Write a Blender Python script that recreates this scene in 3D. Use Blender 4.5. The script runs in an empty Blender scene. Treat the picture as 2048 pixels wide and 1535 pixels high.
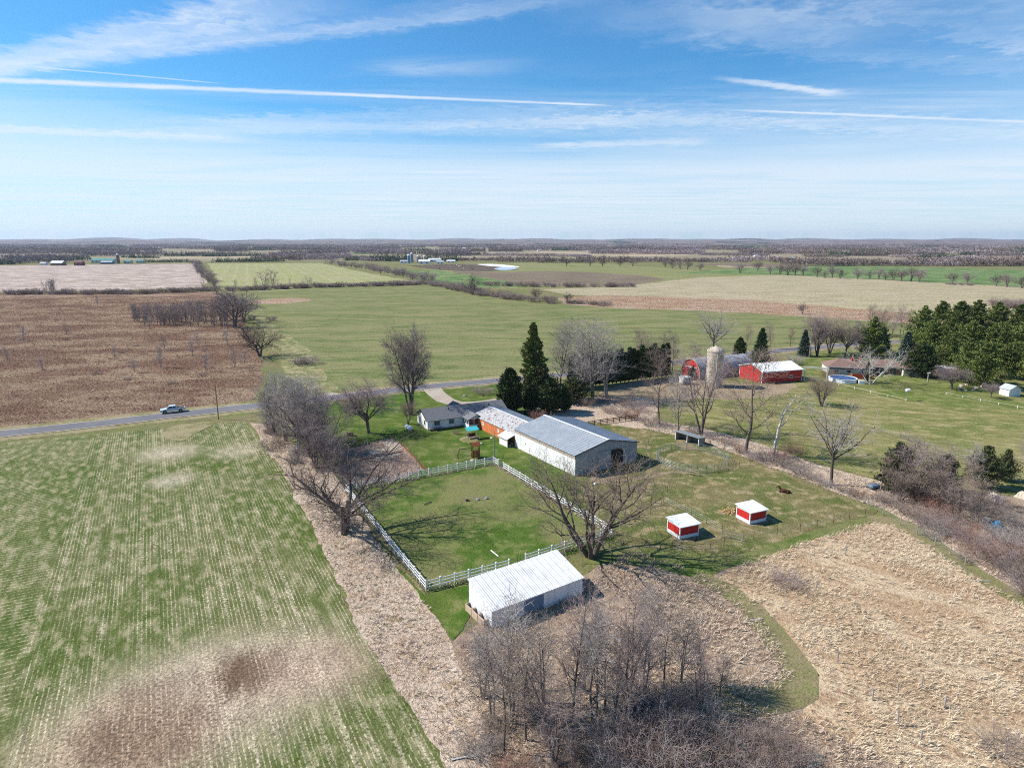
import bpy, bmesh, math, random
import numpy as np
from mathutils import Vector, noise as mnoise
from math import radians, sin, cos, pi, atan, sqrt

S = bpy.context.scene
COL = S.collection
# ------------------------------------------------------------------ camera
H = 45.0; F = 1290.0; HY = 481.0; CX = 1024.0; CY = 767.5
PIT = atan((CY - HY) / F)
cam = bpy.data.cameras.new('camera'); camo = bpy.data.objects.new('camera', cam); COL.objects.link(camo)
cam.sensor_fit = 'HORIZONTAL'; cam.sensor_width = 36; cam.lens = 36 * F / 2048
cam.clip_start = 0.5; cam.clip_end = 60000
camo.location = (0, 0, H); camo.rotation_euler = (pi/2 - PIT, 0, 0)
S.camera = camo

def at(x, y, z=0.0):
    """photo pixel (2048 wide) -> the point of the level ground it shows"""
    dx = (x - CX) / F; dy = (CY - y) / F
    fy = cos(PIT) + dy * sin(PIT); fz = -sin(PIT) + dy * cos(PIT)
    t = (z - H) / fz
    return Vector((dx * t, fy * t, z))
def raydir(x, y):
    dx = (x - CX) / F; dy = (CY - y) / F
    return Vector((dx, cos(PIT) + dy * sin(PIT), -sin(PIT) + dy * cos(PIT))).normalized()

# ------------------------------------------------------------------ sun
SUN_EL = radians(41); SUN_AZ_FROM_Y = radians(-80)     # the sun stands to the left, slightly beyond the farm
sd = Vector((sin(SUN_AZ_FROM_Y) * cos(SUN_EL), cos(SUN_AZ_FROM_Y) * cos(SUN_EL), sin(SUN_EL)))
sl = bpy.data.lights.new('sun', 'SUN'); sl.energy = 5.0; sl.angle = radians(0.5); sl.color = (1.0, .955, .89)
so = bpy.data.objects.new('sun', sl); COL.objects.link(so); so.rotation_euler = sd.to_track_quat('Z', 'Y').to_euler()
so.location = (-200, 100, 300)
# ------------------------------------------------------------------ node helpers
def nd(nt, typ, ins=None, **props):
    n = nt.nodes.new('ShaderNode' + typ)
    for k, v in props.items(): setattr(n, k, v)
    for k, v in (ins or {}).items():
        s = n.inputs[k]
        if isinstance(v, bpy.types.NodeSocket): nt.links.new(v, s)
        else: s.default_value = v
    return n
def mth(nt, op, a, b=0.0, c=0.0, clamp=False):
    return nd(nt, 'Math', {0: a, 1: b, 2: c}, operation=op, use_clamp=clamp).outputs[0]
def mixc(nt, f, a, b, blend='MIX'):
    a = (*a, 1) if isinstance(a, tuple) and len(a) == 3 else a
    b = (*b, 1) if isinstance(b, tuple) and len(b) == 3 else b
    return nd(nt, 'Mix', {0: f, 6: a, 7: b}, data_type='RGBA', blend_type=blend).outputs[2]
def rng_(nt, v, a, b, c=0.0, d=1.0, smooth=True):
    return nd(nt, 'MapRange', {0: v, 1: a, 2: b, 3: c, 4: d}, interpolation_type='SMOOTHSTEP' if smooth else 'LINEAR').outputs[0]
def noi(nt, v, scale, detail=4.0, rough=.55, dist=0.0):
    return nd(nt, 'TexNoise', {'Vector': v, 'Scale': scale, 'Detail': detail, 'Roughness': rough, 'Distortion': dist}).outputs[0]
def mapv(nt, v, loc=(0, 0, 0), rot=(0, 0, 0), sc=(1, 1, 1)):
    return nd(nt, 'Mapping', {0: v, 1: loc, 2: rot, 3: sc}).outputs[0]
def mat(name, rough=.9, spec=.1):
    m = bpy.data.materials.new(name); m.use_nodes = True
    b = m.node_tree.nodes['Principled BSDF']; b.inputs['Roughness'].default_value = rough
    b.inputs['Specular IOR Level'].default_value = spec
    return m, m.node_tree, b

# ------------------------------------------------------------------ world
W = bpy.data.worlds.new('World'); S.world = W; W.use_nodes = True
nt = W.node_tree; bg = nt.nodes['Background']
sky = nd(nt, 'TexSky', sky_type='NISHITA', sun_disc=False, sun_elevation=SUN_EL, sun_rotation=SUN_AZ_FROM_Y % (2*pi),
         altitude=250, air_density=1.0, dust_density=0.35, ozone_density=3.2)
SKY_STR = 0.072
skyc = nd(nt, 'VectorMath', {0: sky.outputs[0], 3: SKY_STR}, operation='SCALE').outputs[0]
skyc = mixc(nt, 1.0, skyc, (.52, 1.16, 1.50), 'MULTIPLY')
tc = nd(nt, 'TexCoord'); sep = nd(nt, 'SeparateXYZ', {0: tc.outputs['Generated']})
zz = mth(nt, 'MAXIMUM', sep.outputs[2], 0.012)
pv = nd(nt, 'CombineXYZ', {0: mth(nt, 'DIVIDE', sep.outputs[0], zz), 1: mth(nt, 'DIVIDE', sep.outputs[1], zz), 2: 0.0}).outputs[0]
cl = None
def add_cloud(m):
    global cl
    if cl is None: cl = m
    else:   # screen
        cl = mth(nt, 'SUBTRACT', 1.0, mth(nt, 'MULTIPLY', mth(nt, 'SUBTRACT', 1.0, cl), mth(nt, 'SUBTRACT', 1.0, m)))
def pl(x, y):
    d = raydir(x, y); return Vector((d.x / d.z, d.y / d.z))
# the pale veil of high cloud towards the horizon
vn = noi(nt, mapv(nt, pv, rot=(0, 0, .12), sc=(.22, .75, 1)), 1.0, 5, .68, .9)
vn2 = noi(nt, mapv(nt, pv, loc=(3, 7, 0), rot=(0, 0, -.2), sc=(.07, .16, 1)), 1.0, 3, .5, .3)
zd = mth(nt, 'ADD', mth(nt, 'ADD', sep.outputs[2], mth(nt, 'MULTIPLY', mth(nt, 'SUBTRACT', vn, .5), .20)), mth(nt, 'MULTIPLY', mth(nt, 'SUBTRACT', vn2, .5), .20))
add_cloud(mth(nt, 'MULTIPLY', rng_(nt, zd, .245, .06), rng_(nt, vn, .32, .68, .62, .92)))
# thin cirrus wisps everywhere above
wn = noi(nt, mapv(nt, pv, loc=(11, 2, 0), rot=(0, 0, .75), sc=(.22, 1.5, 1)), 1.0, 5, .66, .9)
wb = noi(nt, mapv(nt, pv, loc=(1.6, 4.4, 0)), .33, 2, .5)
add_cloud(mth(nt, 'MULTIPLY', mth(nt, 'MULTIPLY', rng_(nt, wn, .42, .78), rng_(nt, wb, .50, .68)), .45))
# contrails: long ribbons of ice cloud lying in the same high layer
cn = noi(nt, pv, 1.1, 4, .65); cn2 = noi(nt, mapv(nt, pv, loc=(5, 5, 0)), 6.0, 3, .7)
def contrail(a, b, wa, wb_, st, feather=.12, wob=.35, puff=.8, fib=0):
    A = pl(*a); B = pl(*b); d = B - A; L = d.length; d /= L; n = Vector((-d.y, d.x))
    ha = abs((pl(a[0], a[1] + wa / 2) - pl(a[0], a[1] - wa / 2)).dot(n)) * .5
    hb = abs((pl(b[0], b[1] + wb_ / 2) - pl(b[0], b[1] - wb_ / 2)).dot(n)) * .5
    u = nd(nt, 'VectorMath', {0: pv, 1: (d.x, d.y, 0)}, operation='DOT_PRODUCT').outputs['Value']
    v = nd(nt, 'VectorMath', {0: pv, 1: (n.x, n.y, 0)}, operation='DOT_PRODUCT').outputs['Value']
    u = mth(nt, 'SUBTRACT', u, A.dot(d)); v = mth(nt, 'SUBTRACT', v, A.dot(n))
    hw = nd(nt, 'MapRange', {0: u, 1: 0.0, 2: L, 3: ha, 4: hb}).outputs[0]
    v = mth(nt, 'ADD', v, mth(nt, 'MULTIPLY', mth(nt, 'SUBTRACT', cn2, .5), mth(nt, 'MULTIPLY', hw, wob * 4)))
    if fib:      # long fibres lying along the trail
        fn = noi(nt, nd(nt, 'CombineXYZ', {0: mth(nt, 'MULTIPLY', u, .35), 1: mth(nt, 'MULTIPLY', v, fib), 2: A.x}).outputs[0], 1.0, 4, .6, .4)
    r = mth(nt, 'DIVIDE', mth(nt, 'ABSOLUTE', v), hw)
    m = rng_(nt, r, 1.25, .15)
    if fib: m = mth(nt, 'MULTIPLY', m, rng_(nt, fn, .30, .66, .15, 1.0))
    f = feather * L
    m = mth(nt, 'MULTIPLY', m, rng_(nt, u, -f * .3, f * .7)); m = mth(nt, 'MULTIPLY', m, rng_(nt, u, L + f * .3, L - f * .7))
    m = mth(nt, 'MULTIPLY', m, mth(nt, 'ADD', 1 - puff * .55, mth(nt, 'MULTIPLY', rng_(nt, cn, .3, .75), puff)), clamp=True)
    add_cloud(mth(nt, 'MULTIPLY', m, st))
contrail((-300, 188), (680, -12), 52, 105, .62, .2, .45, .6, 3.0)
contrail((-250, 172), (1150, -8), 34, 62, .68, .25, .4, .6, 3.5)
contrail((-300, 148), (1215, 211), 17, 4.5, .8, .08, .25, .5)
contrail((40, 131), (440, 167), 4, 3, .5, .2, .3, .5)
contrail((-200, 250), (520, 280), 20, 16, .6, .3, .8, .6)
contrail((1440, 219), (2500, 262), 5, 9, .7, .2, .4, .6)
contrail((1075, 292), (1420, 281), 12, 22, .55, .3, .7, .8)
contrail((1440, 156), (1690, 190), 12, 20, .7, .3, .5, .6)
contrail((1180, 20), (2300, 110), 110, 150, .42, .3, .5, .7, 1.6)
contrail((150, 262), (1500, 232), 36, 70, .5, .4, .5, .6, 1.6)
contrail((900, 235), (2400, 262), 46, 70, .5, .3, .5, .6, 1.6)
fin = mixc(nt, cl, skyc, (.60, .655, .72))
nt.links.new(fin, bg.inputs[0]); bg.inputs[1].default_value = 1.0
# ------------------------------------------------------------------ exposure
S.view_settings.view_transform = 'Standard'; S.view_settings.look = 'None'
S.view_settings.exposure = 0.5; S.view_settings.gamma = 1.0; S.view_settings.use_curve_mapping = False
S.render.engine = 'CYCLES'
S.cycles.use_denoising = False; S.cycles.pixel_filter_type = 'BLACKMAN_HARRIS'; S.cycles.filter_width = 1.05
S.cycles.max_bounces = 5; S.cycles.diffuse_bounces = 1; S.cycles.glossy_bounces = 2; S.cycles.transparent_max_bounces = 6
S.cycles.volume_bounces = 0
W.cycles.sampling_method = 'MANUAL'; W.cycles.sample_map_resolution = 256

# ------------------------------------------------------------------ object helpers
def tag(o, label=None, cat=None, group=None, kind=None):
    if label: o['label'] = label
    if cat: o['category'] = cat
    if group: o['group'] = group
    if kind: o['kind'] = kind
    return o
def empty(name, loc=(0, 0, 0), rz=0.0, label=None, cat=None, group=None):
    o = bpy.data.objects.new(name, None); COL.objects.link(o); o.location = loc; o.rotation_euler = (0, 0, rz)
    o.empty_display_size = .3
    return tag(o, label, cat, group)
def link(name, me, parent=None, loc=(0, 0, 0), rz=0.0):
    o = bpy.data.objects.new(name, me); COL.objects.link(o)
    if parent is not None: o.parent = parent
    o.location = loc; o.rotation_euler = (0, 0, rz)
    return o
def np_mesh(name, verts, faces, m, smooth=False):
    """verts (n,3) array; faces (k,3) or (k,4) int array"""
    me = bpy.data.meshes.new(name); verts = np.asarray(verts, np.float32); faces = np.asarray(faces, np.int32)
    k = faces.shape[1]
    me.vertices.add(len(verts)); me.vertices.foreach_set('co', verts.ravel())
    me.loops.add(faces.size); me.loops.foreach_set('vertex_index', faces.ravel())
    me.polygons.add(len(faces)); me.polygons.foreach_set('loop_start', np.arange(0, faces.size, k, dtype=np.int32))
    if smooth: me.polygons.foreach_set('use_smooth', np.ones(len(faces), bool))
    me.materials.append(m); me.update(calc_edges=True)
    return me
class MB:
    """collects solid shapes for ONE mesh object"""
    def __init__(s): s.v = []; s.f = []
    def add(s, vs, fs):
        o = len(s.v); s.v += [tuple(v) for v in vs]; s.f += [tuple(i + o for i in f) for f in fs]; return s
    def box(s, x0, x1, y0, y1, z0, z1):
        return s.add([(x0, y0, z0), (x1, y0, z0), (x1, y1, z0), (x0, y1, z0), (x0, y0, z1), (x1, y0, z1), (x1, y1, z1), (x0, y1, z1)],
                     [(3, 2, 1, 0), (4, 5, 6, 7), (0, 1, 5, 4), (1, 2, 6, 5), (2, 3, 7, 6), (3, 0, 4, 7)])
    def bar(s, a, b, w, h=None):
        a = Vector(a); b = Vector(b); d = (b - a).normalized(); h = h or w
        up = Vector((0, 0, 1)) if abs(d.z) < .95 else Vector((0, 1, 0))
        x = d.cross(up).normalized() * w / 2; y = x.cross(d).normalized() * h / 2
        return s.add([a - x - y, a + x - y, a + x + y, a - x + y, b - x - y, b + x - y, b + x + y, b - x + y],
                     [(0, 1, 2, 3), (7, 6, 5, 4), (0, 4, 5, 1), (1, 5, 6, 2), (2, 6, 7, 3), (3, 7, 4, 0)])
    def tube(s, pts, rs, n=6, cap=True):
        pts = [Vector(p) for p in pts]
        if not hasattr(rs, '__len__'): rs = [rs] * len(pts)
        vs = []; fs = []
        for i, p in enumerate(pts):
            d = (pts[min(i + 1, len(pts) - 1)] - pts[max(i - 1, 0)]).normalized()
            up = Vector((0, 0, 1)) if abs(d.z) < .9 else Vector((1, 0, 0))
            x = d.cross(up).normalized(); y = d.cross(x)
            for k in range(n): vs.append(p + (x * cos(2*pi*k/n) + y * sin(2*pi*k/n)) * rs[i])
        for i in range(len(pts) - 1):
            for k in range(n):
                a = i*n + k; b = i*n + (k+1) % n; fs.append((a, b, b + n, a + n))
        if cap: fs.append(tuple(range(n))); fs.append(tuple((len(pts)-1)*n + k for k in reversed(range(n))))
        return s.add(vs, fs)
    def lathe(s, prof, n=16, c=(0, 0)):
        vs = []; fs = []
        for r, z in prof:
            for k in range(n): vs.append((c[0] + r*cos(2*pi*k/n), c[1] + r*sin(2*pi*k/n), z))
        for i in range(len(prof) - 1):
            for k in range(n):
                a = i*n + k; b = i*n + (k+1) % n; fs.append((a, b, b + n, a + n))
        fs.append(tuple(reversed(range(n)))); fs.append(tuple((len(prof)-1)*n + k for k in range(n)))
        return s.add(vs, fs)
    def prism(s, poly, x0, x1):
        """poly in (y,z), swept along x"""
        n = len(poly); vs = [(x0, y, z) for y, z in poly] + [(x1, y, z) for y, z in poly]
        return s.add(vs, [tuple(range(n)), tuple(reversed(range(n, 2*n)))] + [(i, (i+1) % n + 0, (i+1) % n + n, i + n)[::-1] for i in range(n)])
    def slab(s, quad, th):
        """a roof slab: four points of the upper face, thickness downwards"""
        q = [Vector(p) for p in quad]; nrm = (q[1] - q[0]).cross(q[3] - q[0]).normalized()
        if nrm.z < 0: nrm = -nrm
        b = [p - nrm * th for p in q]
        return s.add(q + b, [(0, 1, 2, 3), (7, 6, 5, 4), (0, 4, 5, 1), (1, 5, 6, 2), (2, 6, 7, 3), (3, 7, 4, 0)])
    def mesh(s, name, m):
        me = bpy.data.meshes.new(name); me.from_pydata(s.v, [], s.f); me.materials.append(m)
        bm = bmesh.new(); bm.from_mesh(me); bmesh.ops.recalc_face_normals(bm, faces=bm.faces); bm.to_mesh(me); bm.free()
        me.update(); return me
    def build(s, name, m, parent=None, loc=(0, 0, 0), rz=0.0): return link(name, s.mesh(name, m), parent, loc, rz)
def copy_tree(o, parent=None):
    c = o.copy(); COL.objects.link(c); c.parent = parent
    for ch in o.children: copy_tree(ch, c)
    return c
def local(o, p):   # world point -> the frame of an Empty standing at o.location turned by rz
    d = Vector(p) - o.location; a = -o.rotation_euler.z
    return Vector((d.x*cos(a) - d.y*sin(a), d.x*sin(a) + d.y*cos(a), d.z))
# ------------------------------------------------------------------ ground materials
def field_mat(name, a, b, c=None, d=None, patch=25, mid=3, fine=.35, rows=None, bump=.5, bscale=1.0, pr=(.4, .6), mr=(.45, .65), fr=(.45, .7), spots=None, stretch=None, gr=.5):
    """a/b large patches, c mid mottling, d fine flecks; rows = (angle, spacing, colour, gate_lo, gate_hi, amount)"""
    m, nt, bs = mat(name, 1.0, .05)
    v = nd(nt, 'TexCoord').outputs['Object']
    vp = mapv(nt, mapv(nt, v, rot=(0, 0, -stretch[0])), sc=(1, stretch[1], 1)) if stretch else v
    p = noi(nt, vp, 1/patch, 5, .6, .3); q = noi(nt, vp, 1/mid, 4, .62); f = noi(nt, v, 1/fine, 3, .7)
    col = mixc(nt, rng_(nt, p, *pr), a, b)
    if c: col = mixc(nt, rng_(nt, q, *mr), col, c)
    if d: col = mixc(nt, rng_(nt, f, *fr), col, d)
    for (x, y, rad, cc, amt) in spots or []:
        dist = nd(nt, 'VectorMath', {0: v, 1: (x, y, 0)}, operation='DISTANCE').outputs['Value']
        dist = mth(nt, 'ADD', dist, mth(nt, 'MULTIPLY', mth(nt, 'SUBTRACT', p, .5), rad*.7))
        dist = mth(nt, 'ADD', dist, mth(nt, 'MULTIPLY', mth(nt, 'SUBTRACT', q, .5), rad*.6))
        dist = mth(nt, 'ADD', dist, mth(nt, 'MULTIPLY', mth(nt, 'SUBTRACT', f, .5), rad*.5))
        col = mixc(nt, mth(nt, 'MULTIPLY', rng_(nt, dist, rad*1.15, rad*.2), amt), col, cc)
    hgt = f
    for r in rows or []:
        ang, sp, rc, lo, hi, amt = r[:6]
        vr = mapv(nt, v, rot=(0, 0, -ang))
        wob = noi(nt, mapv(nt, vr, sc=(1, .25, 1)), .8, 3)
        sx = nd(nt, 'SeparateXYZ', {0: vr}).outputs[1]
        ph = mth(nt, 'ADD', mth(nt, 'MULTIPLY', sx, 2*pi/sp), mth(nt, 'MULTIPLY', wob, 2.2))
        w = mth(nt, 'SINE', ph)
        w = mth(nt, 'ADD', w, mth(nt, 'MULTIPLY', mth(nt, 'SUBTRACT', f, .5), 3.0))
        g = noi(nt, mapv(nt, vr, sc=(.05, .22/sp**.5, 1)), 1.0, 4, .65)   # whole rows come and go
        gate = rng_(nt, mth(nt, 'ADD', mth(nt, 'MULTIPLY', g, .6), mth(nt, 'MULTIPLY', p, .4)), lo, hi)
        k = mth(nt, 'MULTIPLY', mth(nt, 'MULTIPLY', rng_(nt, w, .5, 1.25), gate), amt)
        if len(r) > 6:   # limit the rows to one side of a line (x,y,nx,ny)
            x, y, nx, ny = r[6]
            s_ = nd(nt, 'VectorMath', {0: v, 1: (nx, ny, 0)}, operation='DOT_PRODUCT').outputs['Value']
            s_ = mth(nt, 'ADD', mth(nt, 'SUBTRACT', s_, x*nx + y*ny), mth(nt, 'MULTIPLY', mth(nt, 'SUBTRACT', q, .5), 3.0))
            k = mth(nt, 'MULTIPLY', k, rng_(nt, s_, -.5, .6))
        col = mixc(nt, k, col, rc)
    col = nd(nt, 'VectorMath', {0: col, 3: mth(nt, 'MULTIPLY', rng_(nt, f, .28, .72, 1 - gr, 1 + gr), rng_(nt, q, .3, .7, 1 - gr*.35, 1 + gr*.35))}, operation='SCALE').outputs[0]
    nt.links.new(col, bs.inputs['Base Color'])
    if bump:
        h2 = noi(nt, v, .45/fine, 5, .75)
        hh = mth(nt, 'ADD', f, mth(nt, 'MULTIPLY', h2, 1.5))
        bn = nd(nt, 'Bump', {'Strength': bump, 'Distance': fine * bscale, 'Height': hh})
        nt.links.new(bn.outputs[0], bs.inputs['Normal'])
    return m
def jag(pts, amp, step, seed=0.0):
    out = []; n = len(pts)
    for i in range(n):
        a = Vector(pts[i]); b = Vector(pts[(i+1) % n]); L = (b - a).length
        k = max(1, min(400, int(L/step))); nr = Vector((-(b - a).y, (b - a).x)) / max(L, 1e-6)
        for j in range(k):
            p = a.lerp(b, j/k)
            w = 0.0 if (j == 0) else amp * (mnoise.noise((p.x/(step*7) + seed, p.y/(step*7), 1.3)) * 1.3 + mnoise.noise((p.x/(step*1.7), p.y/(step*1.7), seed)) * .8)
            out.append(Vector((p.x, p.y)) + Vector((nr.x, nr.y)) * w)
    return out
ZI = [0.0]
def smooth_poly(pts, it=2):
    for _ in range(it):
        o = []; n = len(pts)
        for i in range(n):
            a, b = pts[i], pts[(i+1) % n]; o += [a*.75 + b*.25, a*.25 + b*.75]
        pts = o
    return pts
def sheet(name, px, m, amp=.5, step=1.2, z=None, kind='structure', smooth=0, world=False, label=None):
    """one sheet of ground lying just above the one below"""
    pts = [Vector(p[:2]) if (world or len(p) > 2) else at(*p).xy for p in px]
    if smooth: pts = smooth_poly(pts, smooth)
    if amp: pts = jag(pts, amp, step, len(name))
    if z is None: ZI[0] += .0018; z = .01 + ZI[0]
    bm = bmesh.new(); f = bm.faces.new([bm.verts.new((p.x, p.y, 0)) for p in pts])
    bmesh.ops.triangulate(bm, faces=[f]); bmesh.ops.recalc_face_normals(bm, faces=bm.faces)
    if sum(q.normal.z for q in bm.faces) < 0: bmesh.ops.reverse_faces(bm, faces=bm.faces)
    me = bpy.data.meshes.new(name); bm.to_mesh(me); bm.free(); me.materials.append(m)
    o = link(name, me, None, (0, 0, z)); o['kind'] = kind
    return o
def strip(name, px, w, m, amp=.15, step=1.5, z=None, world=False):
    """a band of even width along a line (road, track)"""
    c = [Vector(p[:2]) if world else at(*p).xy for p in px]
    # Catmull-Rom
    q = []
    for i in range(len(c) - 1):
        p0, p1, p2, p3 = c[max(i-1, 0)], c[i], c[i+1], c[min(i+2, len(c)-1)]
        n = max(2, int((p2 - p1).length / 3))
        for j in range(n):
            t = j/n
            q.append(.5*((2*p1) + (p2 - p0)*t + (2*p0 - 5*p1 + 4*p2 - p3)*t*t + (3*p1 - p0 - 3*p2 + p3)*t**3))
    q.append(c[-1]); L = []; R = []
    for i, p in enumerate(q):
        d = (q[min(i+1, len(q)-1)] - q[max(i-1, 0)]).normalized(); n = Vector((-d.y, d.x))
        ww = w if not isinstance(w, (list, tuple)) else w[0] + (w[1]-w[0])*i/(len(q)-1)
        L.append(p + n*(ww/2 + amp*mnoise.noise((p.x*.4, p.y*.4, 2)))); R.append(p - n*(ww/2 + amp*mnoise.noise((p.x*.4, p.y*.4, 9))))
    if z is None: ZI[0] += .0018; z = .01 + ZI[0]
    vs = [(p.x, p.y, 0) for p in L] + [(p.x, p.y, 0) for p in R]; n = len(L)
    me = bpy.data.meshes.new(name); me.from_pydata(vs, [], [(i+n, i+n+1, i+1, i) for i in range(n-1)]); me.materials.append(m); me.update()
    o = link(name, me, None, (0, 0, z)); o['kind'] = 'structure'
    return o

# colours (linear)
GREEN = (.085, .165, .022); GREEN2 = (.14, .20, .04); DKGREEN = (.045, .105, .012); STRAW = (.47, .37, .25); TAN = (.36, .27, .165)
PALE = (.52, .42, .31); PINK = (.40, .28, .21); RUST = (.17, .085, .05); OCHRE = (.30, .18, .08); OLIVE = (.19, .19, .065)
M = {}
M['ground'] = field_mat('rough_grass_ground', (.20, .20, .075), (.27, .22, .12), (.15, .17, .05), (.10, .10, .04), 40, 6, .5, bump=.5)
# row direction of the near field
ra = (at(165, 935) - at(20, 1430)); ROW = math.atan2(ra.y, ra.x)
e0 = at(165, 935); ro = Vector((-sin(ROW), cos(ROW)))     # normal of the block edge, pointing left
if ro.x > 0: ro = -ro
spots = []
for (px, py, r_, c_, amt) in [(330, 1430, 13, (.46, .36, .26), .8), (305, 1420, 6.3, (.125, .075, .045), .95), (510, 1345, 12, (.46, .36, .26), .75), (500, 1345, 5.4, (.125, .075, .045), .95),
                          (640, 1330, 8, (.40, .29, .21), .75), (180, 1500, 9, (.40, .30, .2), .8), (330, 1490, 7, (.20, .125, .08), .7), (220, 1475, 4.5, (.17, .11, .07), .7), (335, 905, 8, (.55, .46, .34), .6), (480, 900, 7, (.55, .46, .34), .45), (345, 960, 5, (.60, .50, .38), .5)]:
    w = at(px, py); spots.append((w.x, w.y, r_, c_, amt))
M['wheat_near'] = field_mat('young_wheat_rows', (.105, .145, .032), (.165, .178, .064), (.29, .255, .145), (.055, .080, .018), 30, 3.2, .32,
    rows=[(ROW, .46, (.56, .46, .33), .38, .60, .75, (e0.x, e0.y, -ro.x, -ro.y)), (ROW, 1.9, (.56, .47, .34), .46, .64, .6, (e0.x, e0.y, -ro.x, -ro.y)),
          (ROW + pi/2, .85, (.44, .385, .24), .32, .58, .75, (e0.x, e0.y, ro.x, ro.y))], bump=.55, spots=spots, stretch=(ROW, 2.2))
M['wheat_far'] = field_mat('wheat_field_beyond_road', (.145, .172, .060), (.26, .235, .112), (.20, .20, .085), (.115, .135, .045), 45, 10, .8,
    rows=[(radians(4), 7.0, (.24, .22, .095), .42, .62, .5), (radians(4), 19, (.27, .235, .11), .5, .62, .5)], bump=.35, stretch=(radians(4), 3.5))
M['marsh'] = field_mat('dead_marsh_meadow', (.215, .115, .075), (.40, .275, .175), (.13, .060, .045), (.54, .42, .31), 34, 9, .55, bump=1.0, bscale=1.6, mr=(.50, .70), fr=(.52, .72), stretch=(radians(8), 1.7))
M['plowed'] = field_mat('pale_bare_field', (.40, .315, .265), (.36, .28, .225), (.45, .37, .30), None, 80, 20, 2, rows=[(radians(100), 9, (.33, .26, .22), .4, .6, .5)], bump=.2)
M['hay'] = field_mat('pale_green_hay_field', (.30, .29, .13), (.34, .30, .17), (.24, .27, .09), None, 60, 15, 2, rows=[(radians(112), 15, (.40, .36, .22), .35, .55, .6)], bump=.2)
M['reeds'] = field_mat('rust_reed_bed', (.37, .21, .10), (.50, .36, .25), (.26, .13, .075), (.58, .47, .37), 30, 7, .8, bump=.8, bscale=1.5, stretch=(radians(-8), 3))
M['stubble'] = field_mat('tan_stubble_field', (.41, .325, .225), (.33, .29, .165), (.39, .32, .21), (.30, .26, .15), 90, 25, 2, rows=[(radians(-6), 14, (.29, .26, .13), .45, .62, .5)], bump=.25, stretch=(radians(-6), 5))
M['pasture_far'] = field_mat('far_olive_pasture', (.20, .21, .08), (.26, .235, .11), (.17, .185, .07), None, 80, 20, 2, bump=.2, stretch=(0, 3))
M['soil'] = field_mat('dark_bare_soil', (.18, .135, .10), (.22, .165, .12), (.15, .13, .07), None, 60, 18, 2, bump=.2)
M['brightgreen'] = field_mat('bright_young_crop', (.095, .175, .05), (.14, .20, .075), (.19, .21, .095), None, 70, 20, 2, bump=.2)
M['fartan'] = field_mat('far_tan_field', (.43, .34, .24), (.36, .28, .18), (.30, .26, .14), None, 150, 40, 4, bump=.1)
M['lawn'] = field_mat('spring_lawn', (.072, .138, .018), (.125, .16, .036), (.20, .19, .075), (.045, .080, .012), 14, 3, .3, bump=.5, mr=(.50, .72))
M['paddock'] = field_mat('paddock_turf', (.085, .150, .024), (.24, .22, .095), (.18, .185, .065), (.065, .095, .02), 16, 2.6, .28, bump=.55)
M['horse'] = field_mat('grazed_horse_paddock', (.25, .205, .095), (.145, .165, .05), (.36, .27, .165), (.10, .105, .035), 11, 2.2, .3, bump=.7, mr=(.50, .66))
M['rightlawn'] = field_mat('yellowing_pasture', (.27, .24, .10), (.175, .19, .06), (.34, .275, .145), (.14, .14, .045), 20, 5, .4, bump=.5, stretch=(radians(-20), 2.2), pr=(.43, .57), mr=(.50, .66))
M['rightlawn2'] = field_mat('greener_house_lawn', (.13, .18, .04), (.19, .20, .065), (.24, .22, .09), (.10, .12, .03), 16, 4, .4, bump=.5)
M['deadgrass'] = field_mat('flattened_dead_grass', (.52, .395, .30), (.60, .475, .36), (.36, .26, .175), (.16, .145, .055), 9, 1.7, .35, bump=.7, bscale=1.1, fr=(.56, .75))
M['drymeadow'] = field_mat('tall_dry_grass', (.48, .335, .20), (.62, .475, .31), (.30, .195, .12), (.22, .14, .085), 13, 2.2, .35, bump=.6, bscale=1.0, stretch=(radians(-40), 2.6), mr=(.48, .64), fr=(.5, .72))
M['litter'] = field_mat('leaf_litter_floor', (.43, .31, .225), (.52, .40, .29), (.28, .185, .125), (.17, .12, .075), 8, 1.5, .3, bump=.7, bscale=1.1)
M['track'] = field_mat('mown_grass_track', (.235, .205, .10), (.31, .25, .14), (.18, .18, .07), (.15, .13, .06), 6, 1.5, .25, bump=.5)
M['gravel'] = field_mat('pale_gravel', (.50, .43, .36), (.42, .35, .28), (.36, .30, .22), (.30, .25, .19), 6, 1.2, .2, bump=.4)
M['dirt'] = field_mat('bare_dirt_yard', (.40, .31, .22), (.33, .25, .165), (.22, .18, .10), (.28, .2, .13), 8, 2, .3, bump=.5)
M['verge'] = field_mat('dry_roadside_verge', (.40, .33, .20), (.24, .23, .09), (.32, .26, .15), (.16, .15, .06), 7, 1.6, .3, bump=.7)
M['garden'] = field_mat('straw_garden_bed', (.42, .29, .225), (.50, .37, .29), (.24, .16, .12), (.16, .11, .08), 5, 1.1, .3, bump=.9, bscale=1.3)
M['asphalt'] = field_mat('worn_asphalt', (.15, .145, .16), (.18, .175, .185), (.12, .118, .125), (.20, .19, .19), 12, 2.5, .15, bump=.15, gr=.25, mr=(.54, .66))
m, nt, bs = mat('farm_pond_water', .25, .5); bs.inputs['Base Color'].default_value = (.42, .50, .58, 1); M['water'] = m

# ------------------------------------------------------------------ ground sheets
g = sheet('ground', [(-30000, -400, 0), (30000, -400, 0), (30000, 30000, 0), (-30000, 30000, 0)], M['ground'], 0, 1, z=0.0)
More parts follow.
